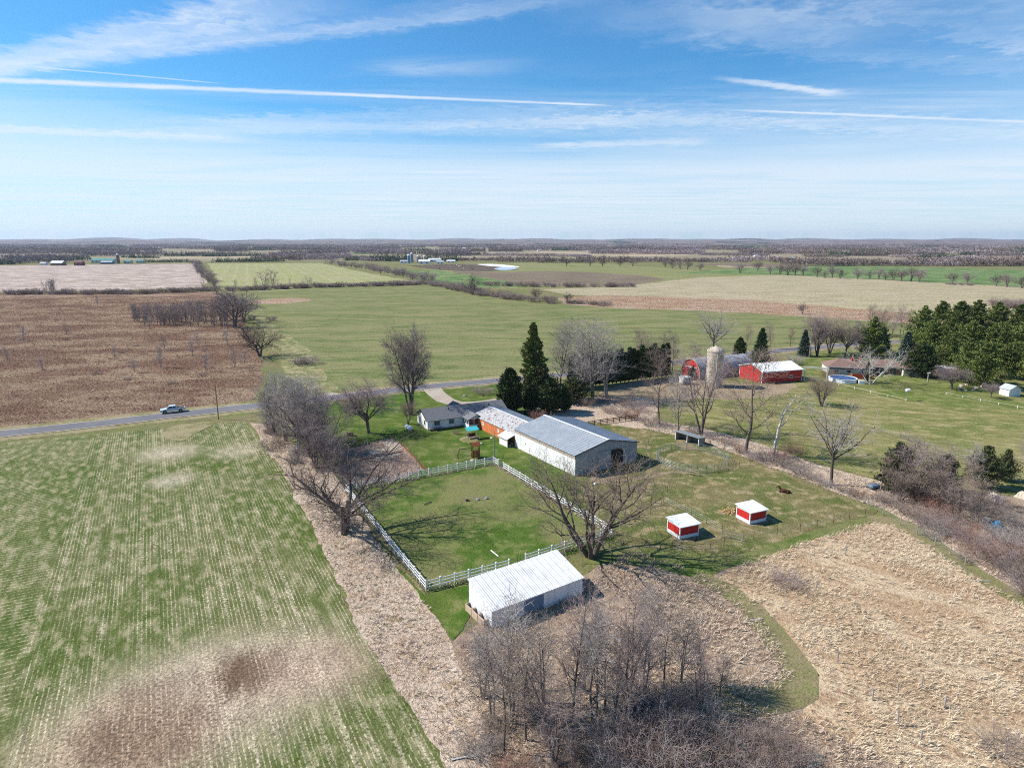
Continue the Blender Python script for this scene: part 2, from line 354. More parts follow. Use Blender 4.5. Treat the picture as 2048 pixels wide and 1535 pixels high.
# far fields
sheet('distant_countryside', [(-20000, 1500, 0), (20000, 1500, 0), (26000, 26000, 0), (-26000, 26000, 0)], field_mat('distant_brown_country', (.24, .195, .13), (.32, .26, .18), (.19, .175, .085), None, 260, 70, 8, bump=0), 25, 90)
sheet('bare_field', [(-900, 533), (0, 531), (388, 527), (418, 576), (0, 584), (-1300, 600)], M['plowed'], 4, 12)
sheet('hay_field', [(416, 527), (640, 526), (760, 551), (860, 566), (640, 579), (460, 584), (440, 576)], M['hay'], 4, 12)
sheet('olive_pasture', [(860, 538), (930, 530), (1040, 524), (1150, 524), (1350, 536), (1560, 549), (1400, 556), (1240, 574), (1080, 577), (1000, 578), (930, 566)], M['pasture_far'], 5, 14)
sheet('dark_soil_field', [(880, 540), (1000, 545), (1100, 541), (1200, 545), (1345, 556), (1300, 566), (1210, 574), (1090, 573), (1000, 560)], M['soil'], 4, 10, smooth=1)
sheet('feedlot_mud', [(820, 531), (900, 528), (980, 530), (1040, 540), (960, 543), (880, 540)], field_mat('dark_feedlot_mud', (.10, .075, .055), (.13, .1, .075), None, None, bump=.2), 3, 10)
sheet('green_crop_strip', [(785, 541), (880, 541), (1010, 561), (1060, 571), (900, 578), (870, 566)], M['brightgreen'], 3, 10)
sheet('tan_stubble_field', [(1075, 578), (1240, 573), (1400, 554), (1560, 550), (1800, 560), (2048, 573), (3000, 620), (3000, 700), (2048, 640), (1900, 632), (1700, 618), (1500, 600), (1300, 592), (1130, 590)], M['stubble'], 3, 10)
sheet('far_green_field', [(1340, 546), (1420, 540), (1560, 532), (1700, 531), (2048, 540), (3200, 560), (3200, 610), (2048, 574), (1800, 561), (1560, 549)], M['brightgreen'], 4, 14)
sheet('reed_bed', [(1110, 596), (1180, 591), (1300, 592), (1500, 600), (1650, 612), (1800, 627), (1960, 640), (1900, 652), (1790, 646), (1620, 634), (1400, 621), (1230, 617), (1130, 607)], M['reeds'], 3, 6)
sheet('wheat_field', [(468, 588), (630, 577), (860, 570), (905, 577), (1000, 598), (1110, 609), (1250, 617), (1400, 622), (1500, 627), (1620, 634), (1800, 648), (2048, 668), (2048, 680), (1790, 682), (1690, 690), (1540, 702), (1400, 719), (1250, 737), (1000, 762), (650, 796), (606, 790), (560, 720), (520, 650), (490, 610)], M['wheat_far'], 1.6, 6)
sheet('straw_margin', [(495, 612), (535, 640), (600, 680), (640, 735), (690, 790), (606, 800), (545, 700), (505, 645)], field_mat('straw_field_margin', (.27, .245, .115), (.18, .20, .075), (.36, .305, .175), (.16, .16, .06), 12, 4, .6, bump=.5, rows=[(radians(120), 4, (.38, .33, .20), .4, .6, .6)]), 4, 5, smooth=1)
sheet('reed_patch', [(492, 602), (540, 597), (600, 595), (628, 599), (600, 605), (520, 609)], M['reeds'], 2, 6, smooth=1)
sheet('marsh_meadow', [(-1500, 600), (0, 587), (250, 584), (440, 583), (478, 610), (500, 660), (528, 720), (520, 770), (500, 808), (345, 822), (0, 853), (-900, 940)], M['marsh'], 2.0, 5)
RD = [(-700, 950), (-300, 900), (0, 868), (200, 847), (345, 830), (437, 820), (560, 807), (650, 797), (760, 784), (880, 771), (1000, 761), (1120, 750), (1250, 737), (1400, 719), (1540, 703), (1620, 696), (1690, 690), (1800, 683), (1950, 676), (2150, 668), (2600, 655)]
strip('roadside_verge', RD, 14, M['verge'], .9)
# near fields
sheet('foreground_wheat_field', [(-900, 990), (-300, 930), (0, 887), (250, 862), (380, 852), (492, 842), (520, 872), (560, 935), (600, 1010), (645, 1090), (690, 1200), (740, 1300), (810, 1400), (880, 1500), (960, 1620), (1050, 1900), (-200, 1900), (-1400, 1700)], M['wheat_near'], .55, 1.0)
sheet('dead_grass_strip', [(500, 845), (545, 850), (600, 900), (690, 960), (740, 1060), (800, 1140), (850, 1200), (905, 1290), (960, 1400), (1000, 1535), (1020, 1800), (1090, 1900), (1000, 1750), (880, 1500), (810, 1400), (740, 1300), (690, 1200), (645, 1090), (600, 1010), (556, 930)], M['deadgrass'], .5, .8)
sheet('yard_lawn', [(625, 808), (760, 792), (880, 779), (1010, 768), (1060, 800), (1050, 850), (1120, 900), (1180, 1010), (1240, 1075), (1225, 1085), (1020, 1145), (850, 1188), (690, 985), (640, 890), (600, 850)], M['lawn'], .4, 1.0)
sheet('brush_floor', [(905, 1285), (1000, 1230), (1160, 1160), (1260, 1090), (1400, 1140), (1480, 1120), (1560, 1300), (1660, 1420), (1900, 1535), (2100, 1800), (1050, 1900), (1000, 1560), (950, 1400)], M['litter'], .6, 1.0)
sheet('dry_grass_meadow', [(1420, 1170), (1480, 1125), (1600, 1080), (1735, 1040), (1790, 1048), (1900, 1120), (2048, 1215), (2500, 1480), (2700, 1900), (1900, 1900), (1800, 1535), (1600, 1430), (1640, 1350), (1540, 1235)], M['drymeadow'], .5, .9)
sheet('right_pasture', [(1240, 800), (1400, 770), (1560, 745), (1640, 705), (1800, 692), (2100, 680), (3000, 690), (3200, 900), (2300, 960), (2048, 1000), (1900, 985), (1760, 960), (1640, 925), (1500, 900), (1400, 850)], M['rightlawn'], .8, 1.5)
sheet('house_lawn', [(1560, 760), (1600, 712), (1700, 700), (1800, 696), (1900, 730), (1990, 770), (2100, 800), (2048, 822), (1900, 815), (1800, 800), (1700, 778)], M['rightlawn2'], .8, 1.5, smooth=1)
sheet('dirt_yard', [(1180, 790), (1260, 762), (1340, 755), (1460, 765), (1540, 770), (1600, 764), (1570, 790), (1480, 800), (1400, 795), (1330, 810), (1240, 815)], M['dirt'], 1.0, 1.5, smooth=1)
sheet('brush_strip', [(1050, 830), (1120, 800), (1240, 790), (1330, 800), (1300, 850), (1260, 870), (1120, 835)], M['deadgrass'], .8, 1.5, smooth=1)
sheet('horse_paddock', [(1100, 835), (1290, 858), (1420, 890), (1520, 925), (1600, 965), (1690, 1000), (1755, 1020), (1735, 1042), (1600, 1082), (1480, 1125), (1400, 1160), (1270, 1095), (1225, 1070), (1150, 990), (1250, 950)], M['horse'], .5, 1.0)
sheet('meadow_verge', [(1210, 1090), (1330, 1100), (1480, 1115), (1600, 1070), (1735, 1030), (1760, 1040), (1740, 1048), (1600, 1086), (1480, 1130), (1400, 1160), (1300, 1130), (1160, 1130)], M['paddock'], .6, 1.0)
sheet('dead_grass_fence_line', [(1280, 855), (1400, 880), (1480, 910), (1560, 940), (1690, 990), (1760, 1015), (1850, 1060), (1930, 1120), (1990, 1160), (2060, 1190), (2060, 1130), (1980, 1050), (1880, 990), (1750, 960), (1640, 930), (1530, 890), (1400, 855), (1290, 838)], M['deadgrass'], .8, 1.0)
sheet('brush_clearing', [(1760, 960), (1900, 985), (2100, 1000), (2500, 1100), (2500, 1400), (2060, 1190), (1930, 1110), (1850, 1050), (1790, 1010)], M['litter'], .8, 1.2)
sheet('mown_green', [(790, 1130), (850, 1190), (1020, 1150), (1110, 1120), (1150, 1150), (1000, 1220), (940, 1230), (905, 1280), (870, 1230)], M['lawn'], .35, .7)
sheet('paddock_turf', [(697, 985), (850, 968), (986, 930), (1100, 990), (1218, 1066), (1110, 1095), (1020, 1130), (855, 1172), (770, 1080)], M['paddock'], .25, .7)
strip('mown_track', [(1390, 1150), (1450, 1178), (1500, 1215), (1545, 1265), (1585, 1320), (1600, 1360), (1575, 1390), (1500, 1402), (1430, 1398)], (3.0, 4.2), M['track'], .5)
strip('mown_track', [(1735, 1036), (1800, 1048), (1870, 1090), (1950, 1145), (2048, 1205), (2200, 1310), (2400, 1450)], 3.2, M['track'], .4)
sheet('garden_plot', [(700, 895), (780, 876), (800, 885), (850, 940), (790, 962), (700, 972), (650, 930)], M['garden'], .4, .8)
for q in [[(735, 903), (772, 893), (783, 899), (745, 910)], [(764, 884), (786, 880), (800, 890), (778, 894)], [(742, 914), (790, 903), (800, 910), (752, 922)], [(770, 897), (800, 888), (808, 896), (785, 903)]]:
    sheet('straw_bed', q, M['gravel'], .25, .5)
M['worn'] = field_mat('trampled_soil', (.30, .225, .15), (.37, .28, .19), (.22, .19, .09), (.2, .15, .1), 4, 1.2, .25, bump=.6)
for q in [[(1340, 1068), (1352, 1084), (1385, 1082), (1402, 1070), (1394, 1064), (1360, 1060)], [(1470, 1040), (1490, 1054), (1525, 1050), (1540, 1040), (1520, 1030), (1480, 1028)], [(1355, 880), (1375, 888), (1400, 896), (1385, 902), (1350, 890)], [(1015, 1139), (1052, 1126), (1060, 1132), (1022, 1146)], [(1175, 955), (1225, 945), (1255, 940), (1230, 962), (1190, 970)], [(1003, 930), (1013, 934), (1006, 940), (996, 936)]]:
    sheet('worn_ground', q, M['worn'], .5, .8, smooth=1)
strip('worn_path', [(1180, 958), (1230, 962), (1290, 955), (1345, 944), (1372, 948)], 1.2, M['worn'], .6)
sheet('play_circle', [(890, 905), (905, 895), (935, 891), (980, 895), (1010, 905), (1003, 922), (985, 921), (940, 928), (905, 922)], M['paddock'], .4, .7, smooth=2)
sheet('straw_mat', [(915, 877), (945, 870), (962, 874), (958, 884), (930, 888)], M['verge'], .3, .6, smooth=1)
strip('wheel_track', [(1640, 826), (1720, 848), (1830, 884), (1940, 922), (2080, 972)], .9, M['track'], .25)
strip('wheel_track', [(1640, 832), (1720, 855), (1830, 892), (1940, 930), (2080, 982)], .9, M['track'], .25)
strip('gravel_driveway', [(862, 774), (873, 787), (890, 800), (920, 808), (965, 806), (1000, 800)], (6, 4.5), M['gravel'], .5)
sheet('gravel_field_entrance', [(600, 800), (660, 785), (690, 790), (660, 798)], M['gravel'], .5, 1)
sheet('dirt_field_entrance', [(322, 866), (345, 850), (420, 842), (432, 848), (400, 862), (370, 884), (335, 880)], M['verge'], .8, 1, smooth=1)
strip('gravel_shoulder', RD, 7.2, M['gravel'], .3, z=.125)
strip('road', RD, 6.0, M['asphalt'], .05, z=.135)
# ------------------------------------------------------------------ tree library
def bark_mat(name, a, b, var=.25):
    m, nt, bs = mat(name, .95, .05)
    v = nd(nt, 'TexCoord').outputs['Object']; oi = nd(nt, 'ObjectInfo').outputs['Random']
    f = noi(nt, mapv(nt, v, sc=(3, 3, .8)), 1.5, 4, .65)
    col = mixc(nt, f, a, b)
    col = nd(nt, 'HueSaturation', {'Hue': .5, 'Saturation': 1.0, 'Value': mth(nt, 'ADD', 1 - var, mth(nt, 'MULTIPLY', oi, 2*var)), 'Color': col}).outputs[0]
    nt.links.new(col, bs.inputs['Base Color']); return m
B_DARK = bark_mat('dark_bark', (.085, .068, .058), (.17, .14, .12))
B_GREY = bark_mat('grey_bark', (.17, .14, .12), (.30, .26, .22))
B_PALE = bark_mat('pale_bark', (.42, .38, .34), (.62, .58, .53), .1)
T_PURPLE = bark_mat('purple_grey_twigs', (.25, .19, .18), (.38, .30, .28))
T_BROWN = bark_mat('brown_twigs', (.24, .175, .14), (.37, .285, .235))
T_GREY = bark_mat('grey_twigs', (.30, .265, .24), (.45, .40, .37))
T_RED = bark_mat('reddish_twigs', (.27, .13, .09), (.40, .24, .18))
T_DARK = bark_mat('dark_twigs', (.085, .065, .058), (.17, .135, .12))
def unit(a): return a / np.maximum(np.linalg.norm(a, axis=-1, keepdims=True), 1e-9)
def frames(d):
    ref = np.where(np.abs(d[..., 2:3]) < .9, np.array([0, 0, 1.0]), np.array([1.0, 0, 0]))
    u = unit(np.cross(d, ref)); v = np.cross(d, u); return u, v
def extend(rg, p0, d0, L, r0, r1, nseg, gn, trop):
    n = len(p0); pts = np.zeros((n, nseg + 1, 3)); pts[:, 0] = p0; d = unit(d0)
    for k in range(nseg):
        pts[:, k+1] = pts[:, k] + d * (L / nseg)[:, None]
        d = unit(d + rg.normal(0, gn, (n, 3)) + np.array([0, 0, trop]))
    t = np.linspace(0, 1, nseg + 1)[None]
    return pts, r0[:, None] * (1 - t) + r1[:, None] * t
def tubes(pts, rad, sides):
    B, N, _ = pts.shape
    tan = np.empty_like(pts); tan[:, 1:-1] = pts[:, 2:] - pts[:, :-2]; tan[:, 0] = pts[:, 1] - pts[:, 0]; tan[:, -1] = pts[:, -1] - pts[:, -2]
    u, v = frames(unit(tan)); a = np.arange(sides) * 2*pi/sides
    V = pts[:, :, None] + rad[:, :, None, None] * (u[:, :, None] * np.cos(a)[:, None] + v[:, :, None] * np.sin(a)[:, None])
    i = np.arange(B)[:, None, None]*N*sides + np.arange(N-1)[None, :, None]*sides + np.arange(sides)[None, None]
    j = np.arange(B)[:, None, None]*N*sides + np.arange(N-1)[None, :, None]*sides + ((np.arange(sides) + 1) % sides)[None, None]
    Fc = np.stack([i, j, j + sides, i + sides], -1).reshape(-1, 4)
    return V.reshape(-1, 3), Fc
def merge(parts):
    V = []; Fc = []; o = 0
    for v, f in parts: V.append(v); Fc.append(f + o); o += len(v)
    return np.concatenate(V), np.concatenate(Fc)
def grow(seed, h, stems, levels):
    """stems: dict n, len, lean, r, nseg, gn, trop; levels: dicts n,t0,t1,ang,len,shape,nseg,gn,trop,rr,rmin. Lengths are fractions of h"""
    rg = np.random.default_rng(seed); s = stems; n = s['n']
    az = np.arange(n)*2*pi/n + rg.uniform(0, 6.28); lean = np.radians(s['lean']) * rg.uniform(.5, 1.1, n)
    if n == 1: lean *= .3
    d = np.stack([np.cos(az)*np.sin(lean), np.sin(az)*np.sin(lean), np.cos(lean)], -1)
    p0 = np.zeros((n, 3)); p0[:, :2] = d[:, :2] * s.get('base', 0); p0[:, 2] = -.15
    L = h * s['len'] * rg.uniform(.85, 1.1, n)
    r0 = np.full(n, s['r']) * rg.uniform(.8, 1.05, n)
    pts, rad = extend(rg, p0, d, L, r0, r0 * s.get('tip', .35), s['nseg'], s['gn'], s['trop'])
    rad[:, 0] *= 1.25
    out = [(pts, rad, s.get('sides', 7))]
    for lv in levels:
        B, N, _ = pts.shape; k = lv['n']
        pi_ = np.repeat(np.arange(B), k); t = lv['t0'] + (lv['t1'] - lv['t0']) * ((np.tile(np.arange(k), B) + rg.uniform(0, 1, B*k)) / k)
        x = t * (N-1); i0 = np.minimum(x.astype(int), N-2); fr = (x - i0)[:, None]
        P = pts[pi_, i0]*(1-fr) + pts[pi_, i0+1]*fr; T = unit(pts[pi_, i0+1] - pts[pi_, i0])
        R = rad[pi_, i0]*(1-fr[:, 0]) + rad[pi_, i0+1]*fr[:, 0]
        u, v = frames(T); azc = np.tile(np.arange(k), B)*2.4 + rg.uniform(0, 1.4, B*k) + pi_*1.7
        a = np.radians(lv['ang']) * rg.uniform(.65, 1.3, B*k)
        d = T*np.cos(a)[:, None] + (u*np.cos(azc)[:, None] + v*np.sin(azc)[:, None])*np.sin(a)[:, None]
        d[:, 2] += lv.get('up', 0); d = unit(d)
        sh = lv.get('shape', 0); L = h*lv['len']*(1 - sh*(t - lv['t0'])/(max(lv['t1'] - lv['t0'], .01)))*rg.uniform(.6, 1.2, B*k)
        r0 = np.maximum(np.minimum(R*lv.get('rr', .65), lv.get('rmax', 9)), lv['rmin'])
        pts, rad = extend(rg, P, d, L, r0, np.maximum(r0*.3, lv['rmin']*.6), lv['nseg'], lv['gn'], lv['trop'])
        low = pts[:, :, 2] < .15; pts[:, :, 2][low] = .15 + rg.uniform(0, .1, low.sum())
        out.append((pts, rad, 5 if len(out) == 1 else (4 if len(out) == 2 else 3)))
    return out
def bare(name, seed, h, stems, levels, mb, mt, split=2):
    o = grow(seed, h, stems, levels)
    tv = merge([tubes(*x) for x in o[:split]]); cv = merge([tubes(*x) for x in o[split:]])
    allp = np.concatenate([x[0].reshape(-1, 3) for x in o])
    A = dict(h=float(np.percentile(allp[:, 2], 99.7)), parts=[('trunk', np_mesh(name + '_trunk', *tv, mb)), ('crown', np_mesh(name + '_crown', *cv, mt))], bb=allp)
    return A
def lv(n, t0, t1, ang, ln, nseg, gn, trop, rmin, shape=0, rr=.6, up=0, rmax=9):
    return dict(n=n, t0=t0, t1=t1, ang=ang, len=ln, nseg=nseg, gn=gn, trop=trop, rmin=rmin, shape=shape, rr=rr, up=up, rmax=rmax)
A = {}
def st(n, ln, lean, r, nseg=7, gn=.06, trop=.06, tip=.4, base=0.0): return dict(n=n, len=ln, lean=lean, r=r, nseg=nseg, gn=gn, trop=trop, tip=tip, base=base)
A['oak'] = bare('oak', 11, 13, st(2, .34, 15, .31, 6, .06, .02, .75, .4), [lv(6, .4, 1, 60, .66, 10, .15, .03, .05, .1, .6), lv(8, .2, 1, 50, .25, 6, .18, .03, .026), lv(8, .15, 1, 48, .12, 4, .2, .02, .014), lv(4, .15, 1, 42, .055, 3, .2, .02, .011)], B_DARK, T_DARK)
A['vase'] = bare('vase_tree', 5, 13, st(4, .62, 22, .24, 8, .06, .045, .3, .3), [lv(7, .3, 1, 42, .36, 7, .11, .05, .03, .45), lv(7, .2, 1, 42, .16, 5, .13, .05, .018), lv(6, .15, 1, 40, .08, 3, .15, .04, .013), lv(3, .2, 1, 36, .04, 2, .15, .03, .011)], B_DARK, T_BROWN)
A['fork'] = bare('forked_tree', 6, 13, st(6, .58, 34, .22, 9, .07, .05, .25, .35), [lv(5, .3, 1, 44, .40, 8, .12, .05, .025, .4), lv(9, .2, 1, 46, .17, 5, .16, .05, .015), lv(8, .15, 1, 44, .08, 3, .18, .04, .012)], B_DARK, T_BROWN)
A['upfan'] = bare('upright_fan_tree', 9, 12, st(1, .42, 5, .2, 6, .04, .05, .7), [lv(10, .6, 1, 38, .5, 8, .11, .05, .025, .2), lv(10, .2, 1, 46, .19, 5, .16, .04, .015), lv(9, .15, 1, 44, .08, 3, .18, .03, .012)], B_DARK, T_GREY)
A['maple'] = bare('maple', 23, 15, st(4, .74, 15, .26, 9, .05, .035, .2, .3), [lv(11, .25, 1, 42, .27, 7, .10, .05, .03, .5), lv(8, .2, 1, 42, .125, 4, .13, .05, .019), lv(6, .15, 1, 40, .065, 3, .15, .04, .015), lv(4, .2, 1, 38, .035, 2, .15, .03, .013)], B_DARK, T_PURPLE)
A['round'] = bare('round_tree', 8, 9, st(1, .36, 6, .22, 5, .03, .05, .8), [lv(9, .62, 1, 38, .55, 8, .09, .035, .03, .2), lv(10, .25, 1, 42, .21, 5, .13, .02, .02), lv(8, .15, 1, 42, .105, 3, .15, .01, .015), lv(5, .2, 1, 40, .055, 2, .16, .01, .012)], B_DARK, T_PURPLE)
for i, sd_ in enumerate((3, 14, 31)):
    A['tall%d' % i] = bare('upright_tree', sd_, 12, st(1 + (i == 1), .88, 9, .17, 10, .05, .06, .12, .15), [lv(18, .16, 1, 48, .28, 6, .10, .06, .022, .55, .55), lv(9, .2, 1, 44, .12, 4, .13, .05, .015), lv(8, .15, 1, 42, .06, 3, .15, .04, .012)], (B_DARK, B_GREY, B_DARK)[i], (T_BROWN, T_GREY, T_PURPLE)[i])
for i, sd_ in enumerate((41, 42)):
    A['clump%d' % i] = bare('clump_tree', sd_, 11, st(3, .70, 18, .14, 8, .06, .06, .2, .25), [lv(11, .22, 1, 42, .28, 6, .11, .07, .02, .5), lv(9, .2, 1, 44, .12, 4, .14, .05, .014), lv(8, .15, 1, 42, .06, 3, .16, .04, .012)], B_DARK, (T_PURPLE, T_BROWN)[i])
A['sparse0'] = bare('sparse_tree', 15, 12, st(1, .85, 8, .17, 10, .06, .05, .12), [lv(13, .22, 1, 52, .34, 8, .13, .06, .022, .5, .55), lv(9, .15, 1, 46, .14, 4, .17, .05, .014), lv(9, .2, 1, 42, .068, 3, .18, .04, .012)], B_DARK, T_BROWN)
A['sparse1'] = bare('sparse_tree', 16, 12, st(3, .7, 20, .16, 9, .06, .05, .2, .2), [lv(8, .25, 1, 46, .32, 8, .13, .06, .022, .4), lv(8, .15, 1, 46, .14, 4, .17, .05, .014), lv(8, .2, 1, 42, .068, 3, .18, .04, .012)], B_DARK, T_PURPLE)
A['sparse2'] = bare('sparse_tree', 17, 12, st(2, .8, 12, .16, 10, .06, .05, .15, .2), [lv(11, .2, 1, 48, .3, 8, .13, .06, .022, .45), lv(8, .15, 1, 46, .13, 4, .17, .05, .014), lv(6, .2, 1, 42, .065, 3, .18, .04, .011)], B_GREY, T_GREY)
A['dead'] = bare('dead_tree', 77, 10, st(1, .75, 8, .17, 9, .06, .04, .3), [lv(7, .3, 1, 55, .35, 7, .10, .05, .03, .3), lv(5, .3, 1, 45, .12, 4, .14, .03, .014)], B_PALE, T_GREY)
A['birch'] = bare('white_tree', 78, 8, st(5, .72, 32, .10, 8, .06, .05, .3, .2), [lv(7, .3, 1, 42, .3, 6, .10, .05, .022, .3), lv(7, .2, 1, 42, .13, 4, .14, .04, .014), lv(5, .2, 1, 42, .06, 3, .14, .04, .01)], B_PALE, T_GREY)
for i, (sd_, mt_) in enumerate(((51, T_PURPLE), (52, T_BROWN), (53, T_GREY), (54, T_RED))):
    A['bush%d' % i] = bare('bush', sd_, 3.2, st(18, .75, 50, .028, 5, .10, .05, .4, .5), [lv(8, .15, 1, 42, .36, 4, .14, .05, .010, .2), lv(7, .2, 1, 42, .17, 3, .16, .04, .008)], B_GREY, mt_, 1)
# light versions for the rows of trees further off
for i, (sd_, kind) in enumerate(((61, 0), (62, 0), (63, 1), (64, 1), (65, 2))):
    if kind == 0: A['far%d' % i] = bare('far_tree', sd_, 11, st(2, .45, 14, .26, 4, .06, .04, .5, .2), [lv(6, .35, 1, 46, .45, 4, .12, .05, .07, .2), lv(7, .15, 1, 42, .2, 3, .14, .05, .045), lv(6, .15, 1, 40, .1, 2, .15, .04, .03)], B_DARK, (T_PURPLE, T_DARK)[i])
    elif kind == 1: A['far%d' % i] = bare('far_slim_tree', sd_, 11, st(2, .8, 10, .15, 5, .05, .06, .2, .2), [lv(10, .15, 1, 42, .26, 3, .11, .08, .05, .5), lv(7, .15, 1, 42, .11, 2, .14, .05, .03)], B_GREY, (T_PURPLE, T_BROWN)[i-2])
    else: A['far%d' % i] = bare('far_bush', sd_, 4, st(14, .75, 50, .06, 3, .10, .05, .4, .7), [lv(7, .15, 1, 40, .36, 2, .13, .06, .032, .2), lv(5, .2, 1, 40, .17, 2, .15, .05, .022)], B_GREY, T_PURPLE, 1)
A['farbush2'] = bare('far_bush', 66, 4, st(14, .75, 50, .06, 3, .10, .05, .4, .7), [lv(7, .15, 1, 40, .36, 2, .13, .06, .032, .2), lv(5, .2, 1, 40, .17, 2, .15, .05, .022)], B_GREY, T_BROWN, 1)

# evergreens --------------------------------------------------------
def leaf_mat(name, a, b):
    m, nt, bs = mat(name, .8, .15)
    v = nd(nt, 'TexCoord').outputs['Object']; oi = nd(nt, 'ObjectInfo').outputs['Random']
    col = mixc(nt, rng_(nt, noi(nt, v, 1.3, 4, .7), .35, .65), a, b)
    col = nd(nt, 'HueSaturation', {'Hue': .5, 'Saturation': 1.0, 'Value': mth(nt, 'ADD', .75, mth(nt, 'MULTIPLY', oi, .5)), 'Color': col}).outputs[0]
    nt.links.new(col, bs.inputs['Base Color']); return m
L_SPRUCE = leaf_mat('spruce_needles', (.035, .070, .025), (.075, .115, .042))
L_BLUE = leaf_mat('blue_spruce_needles', (.055, .085, .06), (.095, .13, .09))
L_PINE = leaf_mat('pine_needles', (.085, .130, .028), (.19, .205, .055))
L_CEDAR = leaf_mat('cedar_foliage', (.028, .052, .016), (.075, .10, .028))
L_JUN = leaf_mat('juniper_foliage', (.06, .085, .03), (.12, .12, .05))
def kites(rg, P, D, ln, wd):
    """leaf sprays: a kite from P along D"""
    u, v = frames(D); a = rg.uniform(0, 6.28, len(P))[:, None]; s = u*np.cos(a) + v*np.sin(a)
    ln = ln[:, None]; wd = wd[:, None]
    V = np.stack([P, P + D*ln*.55 + s*wd, P + D*ln, P + D*ln*.55 - s*wd], 1)
    return V.reshape(-1, 3), np.arange(len(P)*4).reshape(-1, 4)
def conifer(name, seed, h, R, nb, K, ml, prof, droop, ln, wd, plume=0.0, tr=.2, t0=.06, clump=0):
    rg = np.random.default_rng(seed)
    t = t0 + (1 - t0)*np.sort(rg.uniform(0, 1, nb))**1.15; az = np.arange(nb)*2.399 + rg.uniform(-.4, .4, nb)
    L = R*prof(t)*rg.uniform(.72, 1.12, nb)
    if clump: L *= 1 + .30*np.sin(az*2 + t*9 + seed) + .22*np.sin(az*5 - t*23)
    p0 = np.zeros((nb, 3)); p0[:, 2] = t*h
    el = np.radians(droop[0] + (droop[1] - droop[0])*t) + rg.normal(0, .1, nb)
    d = np.stack([np.cos(az)*np.cos(el), np.sin(az)*np.cos(el), np.sin(el)], -1)
    pts, rad = extend(rg, p0, d, L, np.full(nb, .045), np.full(nb, .015), 4, .07, plume*.12)
    s = rg.uniform(.12, 1, (nb, K))**.75*4; i0 = np.minimum(s.astype(int), 3); fr = (s - i0)[..., None]
    bi = np.arange(nb)[:, None].repeat(K, 1)
    P = (pts[bi, i0]*(1-fr) + pts[bi, i0+1]*fr).reshape(-1, 3); T = unit((pts[bi, i0+1] - pts[bi, i0]).reshape(-1, 3))
    sp = (.05 + .085*L[:, None].repeat(K, 1).reshape(-1))[:, None]
    P = P + rg.normal(0, 1, P.shape)*sp*np.array([1, 1, .45])
    D = unit(T*.8 + rg.normal(0, .55, P.shape) + np.array([0, 0, plume]))
    sc = rg.uniform(.6, 1.25, len(P))
    V, Fc = kites(rg, P, D, ln*sc, wd*sc)
    tv = merge([tubes(np.array([[[0, 0, -.1], [0, 0, h*.3], [0, 0, h*.65], [0, 0, h*.97]]]), np.array([[tr, tr*.75, tr*.4, .03]]), 7), tubes(pts, rad, 3)])
    return dict(h=h, parts=[('trunk', np_mesh(name + '_trunk', *tv, B_DARK)), ('crown', np_mesh(name + '_crown', V, Fc, ml))], bb=V)
A['spruce'] = conifer('spruce', 1, 13, 3.4, 260, 55, L_SPRUCE, lambda t: (1 - t)**.85 + .02, (-18, 25), .48, .12)
A['bluespruce'] = conifer('blue_spruce', 2, 9, 2.4, 200, 45, L_BLUE, lambda t: (1 - t)**.85 + .02, (-12, 28), .40, .11)
A['bigpine'] = conifer('tall_pine', 3, 17, 4.2, 190, 85, L_PINE, lambda t: (1 - t)**.75*(.85 + .15*np.sin(t*22)) + .05, (0, 40), .6, .15, .3, .3, .08, 1)
for i in range(3):
    A['pine%d' % i] = conifer('white_pine', 20 + i, 13, 4.6, 105, 130, L_PINE, lambda t: np.minimum(1.0, (1 - t)*1.9)*.92 + .10, (-4, 45), .5, .14, .40, .22, .08, 1)
A['cedar'] = conifer('cedar', 6, 8, 2.1, 420, 24, L_CEDAR, lambda t: np.minimum(1, (1 - t)*2.0)**.8 + .03, (35, 65), .42, .12, .6, .15, .02)
A['arbor'] = conifer('columnar_cedar', 7, 6, .95, 260, 16, L_CEDAR, lambda t: np.minimum(1, (1 - t)*3)**.7 + .05, (50, 75), .38, .11, .8, .09, .02)
A['juniper'] = conifer('juniper', 9, 6, 2.3, 200, 40, L_JUN, lambda t: np.minimum(1, (1 - t)*1.5) + .08, (15, 55), .36, .08, .45, .12, .04, 1)
A['globe'] = conifer('round_yew', 10, 6, 4.0, 330, 45, L_CEDAR, lambda t: np.sqrt(np.maximum(0.02, 1 - (t*1.05)**2)), (5, 70), .38, .12, .35, .12, .03)

RT = random.Random(4)
def htop(px, py, ytop):
    b = at(px, py); d = raydir(px, ytop); return H + d.z/d.y*b.y
def plant(arch, px, py, ytop, name, label, cat='tree', group=None, wide=1.0, rz=None, loc=None, h=None):
    a = A[arch]; b = loc if loc is not None else at(px, py)
    hh = h if h is not None else htop(px, py, ytop)
    s = hh / a['h']
    o = empty(name, (b.x, b.y, 0), RT.uniform(0, 6.28) if rz is None else rz, label, cat, group)
    o.scale = (s*wide, s*wide, s)
    for pn, me in a['parts']: link(pn, me, o)
    return o
